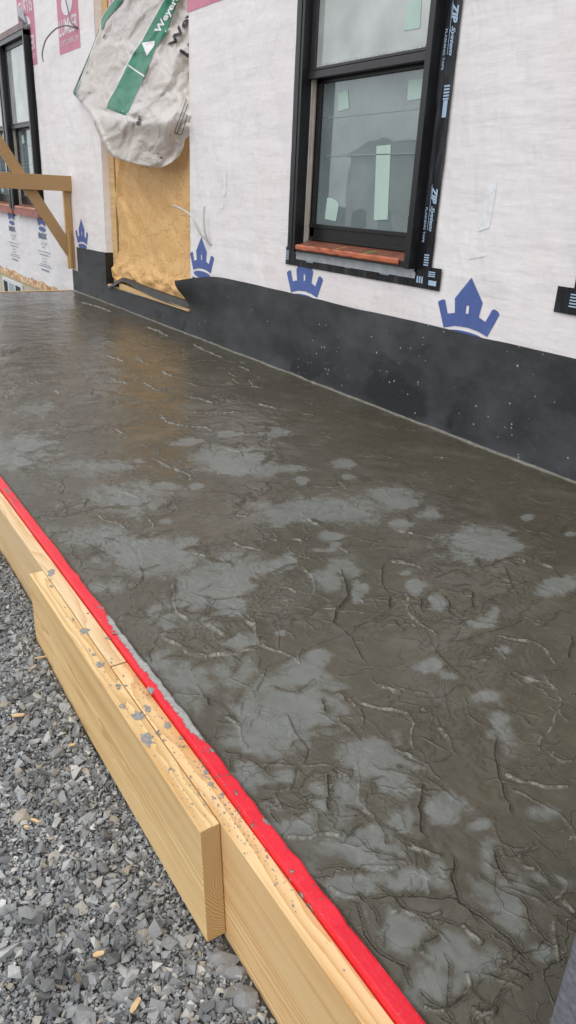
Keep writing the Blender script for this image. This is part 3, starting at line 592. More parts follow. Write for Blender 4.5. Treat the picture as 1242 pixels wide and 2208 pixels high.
def slab():
    xs = [-0.02 + .62]; 
    while xs[-1] > -2.1: xs.append(xs[-1] - .0030)
    while xs[-1] > -7.852: xs.append(xs[-1] - min(.016, .0030 + (-2.1 - xs[-1]) * .0032))
    xs = np.array(xs[::-1]); ys = np.linspace(.5265, 2.504, 570)
    X, Y = np.meshgrid(xs, ys, indexing='ij')
    wob = pn(X * 9, Y * 9) * .012
    H = .0028 * fbm(X * 3.1, Y * 3.1, 3) + .0011 * fbm(X * 17, Y * 17, 3) * (1 + pn(X * 2.3, Y * 2.3)) - .0030 * (np.abs(pn(X * 7 + 5, Y * 7)) - .2) * .6
    # torn flow marks: ragged shelves
    q = fbm(X * 4.3 + .8 * pn(X * 9, Y * 9), Y * 4.3 + .8 * pn(X * 9 + 4, Y * 9), 4)
    H += .0016 * ((q * 3.) % 1) * sstep(-.2, .3, pn(X * 1.7, Y * 1.7 + 8))
    SDB = np.full(X.shape, .06); SDK = np.full(X.shape, .06); rv = np.random.default_rng(5); lines_ = []
    for i, (kind, px) in enumerate(VE):
        P = np.array([at(x, y, 2, 0.)[:2] for x, y in px]); P[:, 0] = np.clip(P[:, 0], -7.8, .5); lines_.append((kind, P, 1.))
    # smaller side creases that leave the traced seams, and loose ones between them
    for k in range(760):
        if k % 5 < 3:
            b_ = lines_[rv.integers(0, len(VE))][1]; m_ = rv.integers(0, len(b_)); p = b_[m_] + rv.normal(0, .012, 2)
        else: p = np.array([rv.uniform(-4.5, .1), rv.uniform(.56, 2.4)])
        a = rv.uniform(0, 6.283); L_ = rv.gamma(2.2, .028) + .025; n_ = max(3, int(L_ / .022)); Q = [p]
        for _ in range(n_): a += rv.normal(0, .38); Q.append(Q[-1] + .022 * np.array([math.cos(a), math.sin(a)]))
        Q = np.array(Q); Q[:, 0] = np.clip(Q[:, 0], -7.8, .5); Q[:, 1] = np.clip(Q[:, 1], .545, 2.47)
        lines_.append(('b' if rv.random() < .58 else 'd', Q, rv.uniform(.10, .36)))
    for i, (kind, P, strength) in enumerate(lines_):
        seg = np.linalg.norm(np.diff(P, axis=0), axis=1); tot = seg.sum(); n = max(4, int(tot / .016)); cum = np.concatenate([[0], np.cumsum(seg)])
        u = np.linspace(0, tot, n); Q = np.stack([np.interp(u, cum, P[:, 0]), np.interp(u, cum, P[:, 1])], 1)
        Q += .0065 * np.stack([pn(Q[:, 0] * 27 + i, Q[:, 1] * 27), pn(Q[:, 0] * 27 + 40 + i, Q[:, 1] * 27)], 1) * 1.3
        d0 = math.hypot(*Q.mean(0)); A = (.0036 if kind == 'b' else .0040) * (1 + .28 * max(0, d0 - 1.6)); A = min(A, .0100) * strength
        Lh, Ll = (.017 + .005 * d0) * (.5 + .5 * strength), .0055; pad = .075
        i0, i1 = np.searchsorted(xs, [Q[:, 0].min() - pad, Q[:, 0].max() + pad]); j0, j1 = np.searchsorted(ys, [Q[:, 1].min() - pad, Q[:, 1].max() + pad])
        if i1 - i0 < 2 or j1 - j0 < 2: continue
        D = Q[1:] - Q[:-1]; Mi = (Q[1:] + Q[:-1]) / 2; flip = 1. if np.sum(-D[:, 1] * Mi[:, 0] + D[:, 0] * Mi[:, 1]) > 0 else -1.
        xx, yy = X[i0:i1, j0:j1], Y[i0:i1, j0:j1]; best = np.full(xx.shape, 9.); sg = np.ones(xx.shape); tt = np.zeros(xx.shape)
        for k in range(n - 1):
            a = Q[k]; d = D[k]; l2 = d @ d + 1e-12
            t = np.clip(((xx - a[0]) * d[0] + (yy - a[1]) * d[1]) / l2, 0, 1); rx = xx - a[0] - t * d[0]; ry = yy - a[1] - t * d[1]; dd = np.hypot(rx, ry)
            m_ = dd < best; best = np.where(m_, dd, best); sg = np.where(m_, np.where(-d[1] * rx + d[0] * ry >= 0, flip, -flip), sg); tt = np.where(m_, (k + t) / (n - 1), tt)
        s = best * sg * (1 if kind == 'b' else -1)
        s = np.where((tt <= 0) | (tt >= 1), np.abs(s) + 0 * s, s)
        tap = np.clip(sstep(0, .08, tt) * sstep(0, .10, 1 - tt) * (.75 + .8 * pn(xx * 34 + i, yy * 34)), 0, 1.3)
        h = np.where(s > 0, np.exp(-s / Lh), -.7 * np.exp(s / Ll))
        edge = sstep(-.002, .002, s); h = np.where(np.abs(s) < .002, edge - .7 * (1 - edge), h)
        H[i0:i1, j0:j1] += A * tap * h * sstep(pad, pad * .6, best)
        eff = best + .0016 * (1 - strength) + .006 * sstep(.10, .0, np.minimum(tt, 1 - tt)) - .0008 * max(0, d0 - 1.5)
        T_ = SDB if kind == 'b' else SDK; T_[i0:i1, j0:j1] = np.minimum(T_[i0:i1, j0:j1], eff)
    pf = np.full(X.shape, -.25); WX_ = fbm(X * 7, Y * 7, 5); WY_ = fbm(X * 7 + 31, Y * 7 + 12, 5)
    for (cx, cy, rx, ry, k) in PATCH:
        C0 = at(cx, cy, 2, 0.)[:2]; B = np.array([at(cx + rx, cy, 2, 0.)[:2] - C0, at(cx, cy + ry, 2, 0.)[:2] - C0]).T
        B2 = np.array([C0 - at(cx - rx, cy, 2, 0.)[:2], C0 - at(cx, cy - ry, 2, 0.)[:2]]).T; B = (B + B2) / 2
        I = np.linalg.inv(B); r = np.abs(B).sum(1) * 1.9
        i0, i1 = np.searchsorted(xs, [C0[0] - r[0], C0[0] + r[0]]); j0, j1 = np.searchsorted(ys, [C0[1] - r[1], C0[1] + r[1]])
        sc_ = min(.045, .42 * np.abs(B).sum(1).min()); xx, yy = X[i0:i1, j0:j1] - C0[0] + WX_[i0:i1, j0:j1] * sc_, Y[i0:i1, j0:j1] - C0[1] + WY_[i0:i1, j0:j1] * sc_
        e = np.hypot(I[0, 0] * xx + I[0, 1] * yy, I[1, 0] * xx + I[1, 1] * yy)
        pf[i0:i1, j0:j1] = np.maximum(pf[i0:i1, j0:j1], k * (1.10 - .46 * e ** 1.2))
    pf = np.clip(pf, -.25, 1.)
    H -= .0012 * sstep(.4, .8, pf)
    # raised cement rim along the wall
    wd = .017 + .006 * pn(X * 6, X * 0 + 3.3) + .004 * pn(X * 31, X * 0); rim = sstep(wd + .004, wd - .004, 2.502 - Y)
    H += rim * .006
    H = np.where(Y < .54, H * sstep(.5265, .54, Y) + .006 * sstep(.54, .5265, Y), H)
    V = np.stack([X, Y, H], -1).reshape(-1, 3); nx, ny = len(xs), len(ys)
    i, j = np.meshgrid(np.arange(nx - 1), np.arange(ny - 1), indexing='ij'); a = (i * ny + j).ravel(); F = np.stack([a, a + ny, a + ny + 1, a + 1], 1)
    b = len(V); x0, x1, y0, y1, z0, z1 = -7.85, .6, .53, 2.50, -.30, -.02
    V = np.vstack([V, [(x, y, z) for z in (z0, z1) for y in (y0, y1) for x in (x0, x1)]])
    F = np.vstack([F, np.array([(0, 2, 3, 1), (4, 5, 7, 6), (0, 1, 5, 4), (2, 6, 7, 3), (0, 4, 6, 2), (1, 3, 7, 5)]) + b])
    print('slab verts', len(V))
    z = np.zeros(8)
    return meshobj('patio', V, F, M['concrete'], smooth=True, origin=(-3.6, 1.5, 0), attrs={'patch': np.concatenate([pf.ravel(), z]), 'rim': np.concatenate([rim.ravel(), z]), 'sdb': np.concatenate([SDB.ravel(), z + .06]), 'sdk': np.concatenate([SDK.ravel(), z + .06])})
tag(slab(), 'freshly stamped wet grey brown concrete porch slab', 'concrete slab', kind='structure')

# ================================================================== THE FORMWORK
def board(name, x0, x1, y0, y1, z0, z1, m, label, cat='board', tilt=0., group=None, n=1):
    mb = MB(); mb.box(x0, x1, y0, y1, z0, z1); V = np.array(mb.v)
    if tilt: V[(V[:, 0] > (x0 + x1) / 2) & (V[:, 2] < (z0 + z1) / 2), 0] += tilt
    mb.v = [tuple(v) for v in V]
    return tag(mb.build(name, m, bevel=.0022), label, cat, group)
board('form_board', -1.363, .60, .4605, .4985, -.262, 0, M['wood2'], 'near pine form board running out of the bottom of the picture beside the red strip', group='pine form boards along the slab edge')
board('form_board', -6.24, -1.3655, .4600, .4980, -.250, .001, M['wood3'], 'far pine form board beyond the butt joint, running to the left edge', group='pine form boards along the slab edge')
board('form_board', -7.89, -6.243, .4605, .4985, -.25, 0, M['wood3'], 'farthest form board at the far corner of the slab', group='pine form boards along the slab edge')
board('splice_board', -1.892, -.838, .4205, .4590, -.243, 0, M['wood'], 'short pine splice board nailed outside the form over the joint, spattered with cement', tilt=.028)
board('end_form_board', -7.892, -7.854, .53, 2.49, -.26, .004, M['rail'], 'weathered form board closing the far end of the slab')
# stakes would be hidden; the red liner
mb = MB(); prof = [(.4995, -.03), (.4995, .0085), (.5005, .0115), (.503, .013), (.524, .0125), (.5275, .011), (.5285, .007), (.5285, -.03)]
xs = np.concatenate([np.arange(-7.85, -2.7, .1), np.arange(-2.7, .6, .012), [.6]]); n = len(prof); Vr = []
for x in xs:
    for k, (y, z) in enumerate(prof):
        w = .0010 * float(pn(np.array(x * 7.), np.array(k * 3.1)))
        if k in (4, 5, 6) and -1.9 < x < -.55: w += .0022 * float(pn(np.array(x * 38.), np.array(.5)))
        Vr.append((x, y + w, z + (w * .8 if z > 0 else 0)))
Fr = [(i * n + k, (i + 1) * n + k, (i + 1) * n + k + 1, i * n + k + 1) for i in range(len(xs) - 1) for k in range(n - 1)]
Fr += [tuple(range(n)), tuple((len(xs) - 1) * n + k for k in reversed(range(n)))]
mb.add(Vr, Fr); tag(mb.build('edge_liner', M['red']), 'bright red plastic edge strip between boards and concrete, partly smeared with cement', 'edge strip')
# cement crumbs and smears on the board tops
M['crumb'] = mat('dried_cement', (.30, .29, .27), .9, var=.3, vscale=120, bump=.002, bscale=200)
CR = [(275,585,30,1),(268,625,10,0),(280,662,13,0),(395,838,13,0),(460,895,26,1),(470,800,14,0),(580,945,20,0),(565,905,11,0),(485,1035,20,0),(600,1055,22,0),(540,1078,22,1),(660,1135,11,0),(590,1185,9,0),(640,1200,20,0),(672,1190,11,0),(655,1300,15,1),(740,1350,36,1),
      (790,1480,38,1),(845,1445,20,0),(880,1480,12,0),(940,1560,17,0),(985,1520,14,0),(915,1630,18,0),(1040,1590,10,0),(1105,1650,14,1),(1130,1715,14,1),(490,800,8,0),(625,1010,8,0),(560,1115,6,0),(970,1470,10,1),(790,1310,20,1),(535,860,9,0),(620,935,16,0),(480,1000,10,0),(810,1240,22,1),(900,1400,20,1)]
CRP = [(x * .4026, 1000 + y * .4026, r * .4026, fl) for x, y, r, fl in CR] + [(x * .5153, 1600 + y * .5153, r * .5153, fl) for x, y, r, fl in
      [(885,175,12,0),(900,190,9,0),(1120,480,10,0),(1150,605,11,0),(1020,385,7,0),(930,220,8,1),(945,260,6,0),(985,315,6,0),(860,130,9,1),(1195,640,5,0)]]
VV, FF = [], []
rr = random.Random(4)
for (px, py, r, fl) in CRP:
    c = at(px, py, 2, 0.); sc = np.linalg.norm(at(px + 1, py, 2, 0.) - c) * (1.25 if fl else 1.1); R0 = r * sc
    if c[1] > .497: c[2] = .012
    if fl:
        k = 18; b = len(VV); ring = [(R0 * rr.uniform(.45, 1.25)) for _ in range(k)]
        for zz, q in ((.0004, 1.), (.0016, .88)):
            for t in range(k): VV.append((c[0] + math.cos(t / k * 6.283) * ring[t] * q * 1.25, min(.4982, max(.421, c[1] + math.sin(t / k * 6.283) * ring[t] * q * .8)) if c[1] < .497 else c[1] + math.sin(t / k * 6.283) * ring[t] * q * .8, c[2] + zz))
        VV.append((c[0], c[1], c[2] + .0022))
        for t in range(k): FF.append((b + t, b + (t + 1) % k, b + k + (t + 1) % k, b + k + t)); FF.append((b + k + t, b + k + (t + 1) % k, b + 2 * k))
    else:
        for _ in range(rr.choice([1, 2, 3, 4])):
            PV, PF = PROTO[rr.randrange(len(PROTO))]; b = len(VV); s = R0 * rr.uniform(.35, .75); ox, oy = rr.gauss(0, R0 * .5), rr.gauss(0, R0 * .3)
            a = rr.uniform(0, 6.28)
            for v in PV: VV.append((c[0] + ox + s * (v[0] * math.cos(a) - v[1] * math.sin(a)), c[1] + oy + s * (v[0] * math.sin(a) + v[1] * math.cos(a)), c[2] + s * .35 + v[2] * s * .8))
            FF += [tuple(int(i) + b for i in f) for f in PF]
# many tiny spatters
for _ in range(520):
    x = rr.choice([rr.gauss(-1.2, .22), rr.uniform(-1.7, -.6), rr.gauss(-.86, .10)]); y = rr.choice([rr.uniform(.425, .496), rr.gauss(.488, .008)])
    if y < .46 and (x > -.85 or x < -1.88): continue
    if not (.423 < y < .497): continue
    PV, PF = PROTO[rr.randrange(len(PROTO))]; b = len(VV); s = abs(rr.gauss(0, .0012)) + .0006
    for v in PV: VV.append((x + s * v[0] * 1.4, y + s * v[1], .0005 + v[2] * s * .6))
    FF += [tuple(int(i) + b for i in f) for f in PF]
tag(meshobj('cement_crumbs', VV, FF, M['crumb']), 'dried grey cement crumbs and smears on the board tops', 'cement crumbs', kind='stuff')

# membrane covered pier at the near right corner
mb = MB(); mb.box(-.280, .16, .600, .95, -.01, .62)
tag(mb.build('porch_pier', M['pier_membrane'], bevel=.006), 'slate blue membrane covered pier standing at the bottom right corner', 'pier')

# ================================================================== THE HOUSE
HY = 2.50
house = thing('house', (-6., HY, -.3), 'house under construction wrapped in white printed house wrap with black windows', 'house')
DOOR = (-6.90, -5.145, .175, 2.62)
WX = (-3.735, -2.705); WZ = (.715, 2.43)
WINS = [0.0, 2.008, -6.09, -7.225]
def openings():
    o = [DOOR]
    for d in WINS: o.append((WX[0] + .02 + d, WX[1] - .02 + d, WZ[0] + .01, WZ[1] - .01))
    return o
OP = openings()
def notopen(xc, zc):
    k = np.ones(len(xc), bool)
    for (a, b, c, d) in OP: k &= ~((xc > a) & (xc < b) & (zc > c) & (zc < d))
    return k
def lines(a, b, step, extra):
    v = list(np.arange(a, b + 1e-6, step)) + [e for e in extra if a < e < b]; v = sorted(v); out = [v[0]]
    for q in v[1:]:
        if q - out[-1] > 1e-4: out.append(q)
    return np.array(out)
ex = [q for o in OP for q in o[:2]]; ez = [q for o in OP for q in o[2:]]
def wrap_y(x, z):
    x = np.asarray(x, float); z = np.asarray(z, float)
    a = .0032 + .004 * sstep(7.6, 8.2, -x) * sstep(.75, .6, z)
    w = a * fbm(x * 2.6 + .5 * pn(z * 3, x), z * 1.5, 3) + .0016 * pn(x * 9 + z * 4, z * 2.3)
    return 2.5125 + w
# sheathing core behind the wrap, in slabs round the openings
xs = lines(-15, 3.0, 3., ex); zs = lines(.02, 3.3, 3.3, ez)
mb = MB()
for i in range(len(xs) - 1):
    for j in range(len(zs) - 1):
        if notopen(np.array([(xs[i] + xs[i + 1]) / 2]), np.array([(zs[j] + zs[j + 1]) / 2]))[0]: mb.box(xs[i], xs[i + 1], 2.519, 2.60, zs[j], zs[j + 1])
mb.box(-15, 3, 2.519, 2.60, -.06, .02)
mb.build('wall', M['osb'], house)
V, F = gridmesh(lines(-15, 3.0, .035, ex), lines(.05, 3.3, .035, ez), lambda X, Z: np.stack([X, wrap_y(X, Z), Z], -1), notopen)
wrap = meshobj('house_wrap', V, F, M['wrap'], house, smooth=True)
def lowtop(X, t):   # far lower wrap with an uneven hem
    z = .62 * (1 - t) + (-.06 - .012 * pn(X * 2.1, X * 0)) * t; return z
V, F = gridmesh(np.arange(-15, -7.84, .04), np.linspace(0, 1, 20), lambda X, t: np.stack([X, wrap_y(X, lowtop(X, t)) - .006 - .004 * np.maximum(0, pn(X * 3.7 + t, t * 2)), lowtop(X, t)], -1))
lw = meshobj('lower_wrap', V, F, M['wrap_far'], house, smooth=True); lw['label'] = 'brighter loosely hung strip of house wrap'
# door reveal covered with wrap on the left
mb = MB(); mb.box(-6.915, -6.8985, 2.514, 2.585, .45, 2.62); mb.build('reveal_wrap', M['wrap'], house)
mb = MB(); mb.box(-6.915, -6.8975, 2.503, 2.585, .172, .452); mb.build('reveal_membrane', M['membrane_dark'], house)
mb = MB(); mb.box(-5.1445, -5.13, 2.514, 2.60, .175, 2.62); mb.build('reveal_wrap', M['wrap'], house)
# door studs
for (a, b) in ((-6.897, -6.778), (-5.30, -5.146)):
    mb = MB(); mb.box(a, b, 2.577, 2.628, .18, 2.62); mb.build('door_stud', M['stud'], house, bevel=.002)
mb = MB(); mb.box(-6.897, -5.146, 2.584, 2.630, 2.52, 2.62); mb.build('door_header', M['stud'], house, bevel=.002)
mb = MB(); mb.box(-6.93, -5.12, 2.512, 2.75, .10, .170); mb.build('door_threshold', M['stud'], house, bevel=.002)
# rim board and foundation beyond the slab
mb = MB(); mb.box(-15, -7.86, 2.506, 2.519, -.150, -.045); mb.build('rim_board', M['osb'], house)
mb = MB(); mb.box(-15, -7.86, 2.520, 2.62, -2.6, -.152)
mb.build('foundation_wall', M['tan'], house)
mb = MB(); mb.box(-7.86, 3, 2.506, 2.60, -.6, -.001); mb.build('foundation_wall', M['tan'], house)
bw = MB(); bw.box(-10.98, -9.98, 2.495, 2.519, -.75, -.185); bw = bw.build('basement_window', M['white_vinyl'], house, bevel=.003)
for a, b, m in ((-10.90, -10.70, 'glass'), (-10.28, -10.04, 'glass')):
    q = MB(); q.box(a, b, 2.4915, 2.4945, -.70, -.225); q.build('pane', M['ink_black'], bw)
q = MB(); q.box(-10.62, -10.36, 2.4915, 2.4945, -.70, -.225); q.build('pane', mat('pale_pane', (.45, .50, .55), .15), bw)
# rooms behind
mb = MB(); mb.box(-15, 3, 4.6, 4.7, -.1, 3.3); mb.build('back_wall', M['dark_room'], house)
mb = MB(); mb.box(-15, 3, 2.61, 4.6, -.12, -.02); mb.build('floor', M['stud'], house)
mb = MB(); mb.box(-15, 3, 2.61, 3.0, 3.2, 3.3); mb.box(-15, 3, 3.9, 4.6, 3.2, 3.3); mb.build('ceiling', M['dark_room'], house)
for x0, x1, z0, z1 in ((-6.35, -5.75, .9, 2.1), (-7.9, -7.1, 1.0, 2.3), (-5.3, -5.0, 0, 3.2), (-17.9, -16.9, .9, 2.)):
    mb = MB(); mb.box(x0, x1, 4.55, 4.595, z0, z1); mb.build('reflection_panel', M['bright_reflection'], house)  # added pale panels imitating bright patches reflected in the panes

# -------------------------------------------------- printed marks on the wrap
CROWN = [(-0.19,.583),(-0.183,.591),(-0.165,.599),(-0.146,.601),(-0.121,.542),(-0.076,.552),(-0.088,.614),(-0.004,.712),(.081,.616),(.07,.554),(.112,.54),(.14,.595),(.154,.599),(.175,.592),(.184,.582),(.136,.48),(.078,.494),(.011,.500),(-.064,.496),(-.135,.478)]
SLOT = [(-.012,.592),(.005,.595),(.007,.560),(-.010,.557)]
def bridge(outer, hole):   # outline with a slot joined by a hairline
    k = max(range(len(outer)), key=lambda i: -math.hypot(outer[i][0] - hole[0][0], outer[i][1] - hole[0][1]) if i == 7 else -9)
    return outer[:k + 1] + [hole[0]] + hole[:0:-1] + [hole[0]] + outer[k:]
ELL = [(.128 * math.cos(t * math.pi / 12), .484 - .026 + .024 * math.sin(t * math.pi / 12) + .0) for t in range(24)]
def wall_fn(xc=0., zc=0., off=.0022):
    return lambda x, z: (x + xc, float(wrap_y(x + xc, z + zc)) - off, z + zc)
def crown(xc, zoff=0., parent=None, m='ink_blue', off=.0022, sc=1.):
    P = [(x * sc, z * sc + zoff) for x, z in bridge(CROWN, SLOT)]
    bm = bmesh.new(); f = bm.faces.new([bm.verts.new((x, z, 0)) for x, z in P]); bmesh.ops.triangulate(bm, faces=[f]); bm.verts.index_update()
    V = [v.co[:2] for v in bm.verts]; F = [tuple(v.index for v in q.verts) for q in bm.faces]; bm.free()
    decal('crown_print', V, F, wall_fn(xc, 0, off), M[m], parent or wrap, .04)
    decal('oval_print', [(x * sc, z * sc + zoff) for x, z in ELL], [tuple(range(24))], wall_fn(xc, 0, off), M[m], parent or wrap, .04)
def wtext(txt, x0, x1, z0, z1, m, parent=None, bold=.03, shear=0., off=.0024, step=.05):
    V, F = glyphs(txt, bold, shear); V = V * [x1 - x0, z1 - z0] + [x0, z0]
    return decal('lettering', V, F, wall_fn(0, 0, off), M[m], parent or wrap, step)
for xc in (-2.360, -3.650, -4.955, -7.548, -1.07):
    crown(xc); wtext('REX', xc - .15, xc + .15, .352, .428, 'ink_black' if xc > -7 else 'ink_grey')
for xc in (-8.88, -10.20, -11.5):
    P_ = [(-.16, .70), (.16, .70), (.125, .575), (.06, .595), (0, .60), (-.06, .595), (-.125, .575)]
    fn = lambda x, z, xc=xc: (x + xc, float(wrap_y(x + xc, z)) - .016, z)
    decal('crown_print', P_, [tuple(range(7))], fn, M['ink_blue'], lw, .05)
    decal('oval_print', [(x * .95, z + .085) for x, z in ELL], [tuple(range(24))], fn, M['ink_blue'], lw, .05)
    def far_text(t, a, b, c, d, m='ink_grey', bold=.03):
        V_, F_ = glyphs(t, bold); V_ = V_ * [b - a, d - c] + [xc + a, c]
        decal('lettering', V_, F_, lambda x, z: (x, float(wrap_y(x, z)) - .016, z), M[m], lw, .05)
    far_text('REX', -.15, .15, .44, .50, bold=.05); far_text('WRAP', -.11, .13, .372, .418, 'ink_faint', .03)
    for (a, b, z, hh) in ((-.22, .26, .300, .006), (-.22, .26, .140, .006), (-.15, .2, .262, .010), (-.06, .09, .225, .008), (-.08, .07, .190, .008), (-.16, .2, .160, .008), (-.14, .16, .093, .016), (-.05, .05, .345, .010)):
        k = 14 if hh > .007 else 1
        q = MB()
        for t in range(k):
            u0 = xc + a + (b - a) * t / k; u1 = u0 + (b - a) / k * (.7 if k > 1 else 1)
            q.add([(u, float(wrap_y(u, zz)) - .016, zz) for u, zz in ((u0, z), (u1, z), (u1, z + hh), (u0, z + hh))], [(0, 1, 2, 3)])
        meshobj('printed_line', q.v, q.f, M['ink_grey'], lw)
def fdecal(P, m, parent=wrap, off=.0022, name='printed_panel'):
    return decal(name, P, [tuple(range(len(P)))], wall_fn(0, 0, off), M[m], parent, .05)
for xc in (-8.875, -7.568, -6.27, -4.87, -3.60):
    w = .29
    fdecal([(xc - w, 2.115 if xc < -5 else 2.075), (xc + w, 2.115 if xc < -5 else 2.075), (xc + w, 2.78), (xc - w, 2.78)], 'ink_pink')
    if xc < -5.5:
        wtext('CURTISLUMBER.COM', xc - .25, xc + .25, 2.175, 2.215, 'ink_white', off=.0040, bold=.0)
        wtext('LUMBER', xc - .26, xc + .26, 2.250, 2.375, 'ink_white', off=.0040, bold=.012)
        wtext('CURTIS', xc - .25, xc + .25, 2.575, 2.70, 'ink_white', off=.0040, bold=.012)
        fdecal([(xc + .155 * math.cos(t * math.pi / 12), 2.475 + .085 * math.sin(t * math.pi / 12)) for t in range(24)], 'ink_white', off=.0040, name='oval_print')
# faint showing-through marks
M['ghost'] = mat('ghost_print', (.825, .825, .835), .6, var=.12, vscale=30)
for (x, z, w, h) in ((-2.33, 1.00, .035, .20), (-2.345, .80, .05, .03), (-4.62, 1.06, .02, .16), (-4.66, .92, .03, .05)):
    q = [(x - w, z - h / 2), (x + w * .8, z - h / 2 + .02), (x + w, z + h / 2), (x - w * .7, z + h / 2 - .01)]; fdecal(q, 'ghost', name='faint_mark')

# -------------------------------------------------- windows
def tape_strip(x0, x1, z0, z1, y=2.5045, parent=house, lab=None):
    nx = max(2, int((x1 - x0) / .03)); nz = max(2, int((z1 - z0) / .03))
    def fn(X, Z):
        Yv = y + .0011 * fbm(X * 12, Z * 7, 3); Xj = X + .0015 * pn(Z * 9, X * 3); return np.stack([Xj, Yv, Z], -1)
    V, F = gridmesh(np.linspace(x0, x1, nx + 1), np.linspace(z0, z1, nz + 1), fn)
    o = meshobj('flashing_tape', V, F, M['tape'], parent, smooth=True)
    return o
def tape_text(par, txt, o, u, v, m='ink_pale', bold=.03, shear=0.):
    """letters on the tape: origin o=(x,z), u along the word, v up the letters (both in metres)"""
    V, F = glyphs(txt, bold, shear); P = [(o[0] + a * u[0] + b * v[0], 2.5012, o[1] + a * u[1] + b * v[1]) for a, b in V]
    meshobj('lettering', P, F, M[m], par)
def bars(par, x, z, dx, dz, n, w, m='ink_pale'):
    q = MB()
    for i in range(n):
        a, b = x + dx * i, z + dz * i
        q.add([(a, 2.5012, b), (a + w[0], 2.5012, b), (a + w[0], 2.5012, b + w[1]), (a, 2.5012, b + w[1])], [(0, 1, 2, 3)])
    meshobj('printed_mark', q.v, q.f, M[m], par)
def tapes(d):
    b = tape_strip(-3.850 + d - (.063 if d > 1 else 0), -2.545 + d, .633, .7305, 2.5055)
    l = tape_strip(-3.838 + d, -3.735 + d, .7305, 2.50)
    r = tape_strip(-2.705 + d, -2.612 + d, .650, 2.50, 2.5042)
    t = tape_strip(-3.838 + d, -2.612 + d, 2.43, 2.52, 2.5030)
    for k in range(3):
        zt = 1.075 + k * .69
        tape_text(r, 'ZIP', (-2.668 + d, zt), (0, -.075), (.042, 0), bold=.05, shear=.35)
        tape_text(r, 'System', (-2.662 + d, zt - .082), (0, -.105), (.030, -.006), bold=.03, shear=.3)
        tape_text(r, 'FLASHING TAPE', (-2.691 + d, zt - .09), (0, -.150), (.013, 0), bold=.03)
        bars(r, -2.666 + d, zt + .005, 0, -.012, 1, (.003, -.19))
        tape_text(l, 'ZIP', (-3.800 + d, zt + .28), (0, -.07), (.030, 0), bold=.05, shear=.35)
        tape_text(l, 'System', (-3.797 + d, zt + .20), (0, -.10), (.022, -.004), bold=.03, shear=.3)
        tape_text(l, 'FLASHING TAPE', (-3.815 + d, zt + .14), (0, -.14), (.011, 0), bold=.03)
        bars(r, -2.660 + d, zt + .385, 0, -.012, 5, (.034, .007)); bars(r, -2.655 + d, zt + .27, 0, 0, 1, (.026, .065)); bars(l, -3.80 + d, zt - .17, 0, -.012, 4, (.026, .006))
        bars(l, -3.80 + d, zt + .51, 0, -.014, 3, (.022, .008))
    tape_text(b, 'ZIP', (-3.545 + d, .697), (-.085, 0), (0, -.034), bold=.05, shear=.35); tape_text(b, 'System', (-3.635 + d, .692), (-.10, 0), (0, -.022), bold=.03, shear=.3)
    tape_text(b, 'ZIP', (-2.885 + d, .705), (-.09, 0), (0, -.040), bold=.05, shear=.35); tape_text(b, 'System', (-2.98 + d, .695), (-.115, 0), (0, -.020), bold=.03, shear=.3)
    bars(b, -3.262 + d, .668, 0, 0, 1, (.050, .022)); bars(b, -2.625 + d, .708, 0, -.009, 3, (.045, .005)); bars(b, -2.618 + d, .652, 0, 0, 1, (.052, .022))
    bars(b, -3.845 + d, .705, 0, -.011, 5, (.034, .005)); bars(b, -2.700 + d, .655, .016, 0, 3, (.010, .030)); bars(r, -2.665 + d, .735, 0, .011, 5, (.032, .006))
    for k in range(9): bars(b, -3.66 + d + k * .11, .6905 - .002 * (k % 3), 0, 0, 1, (.075, .0025), 'film')
    return b
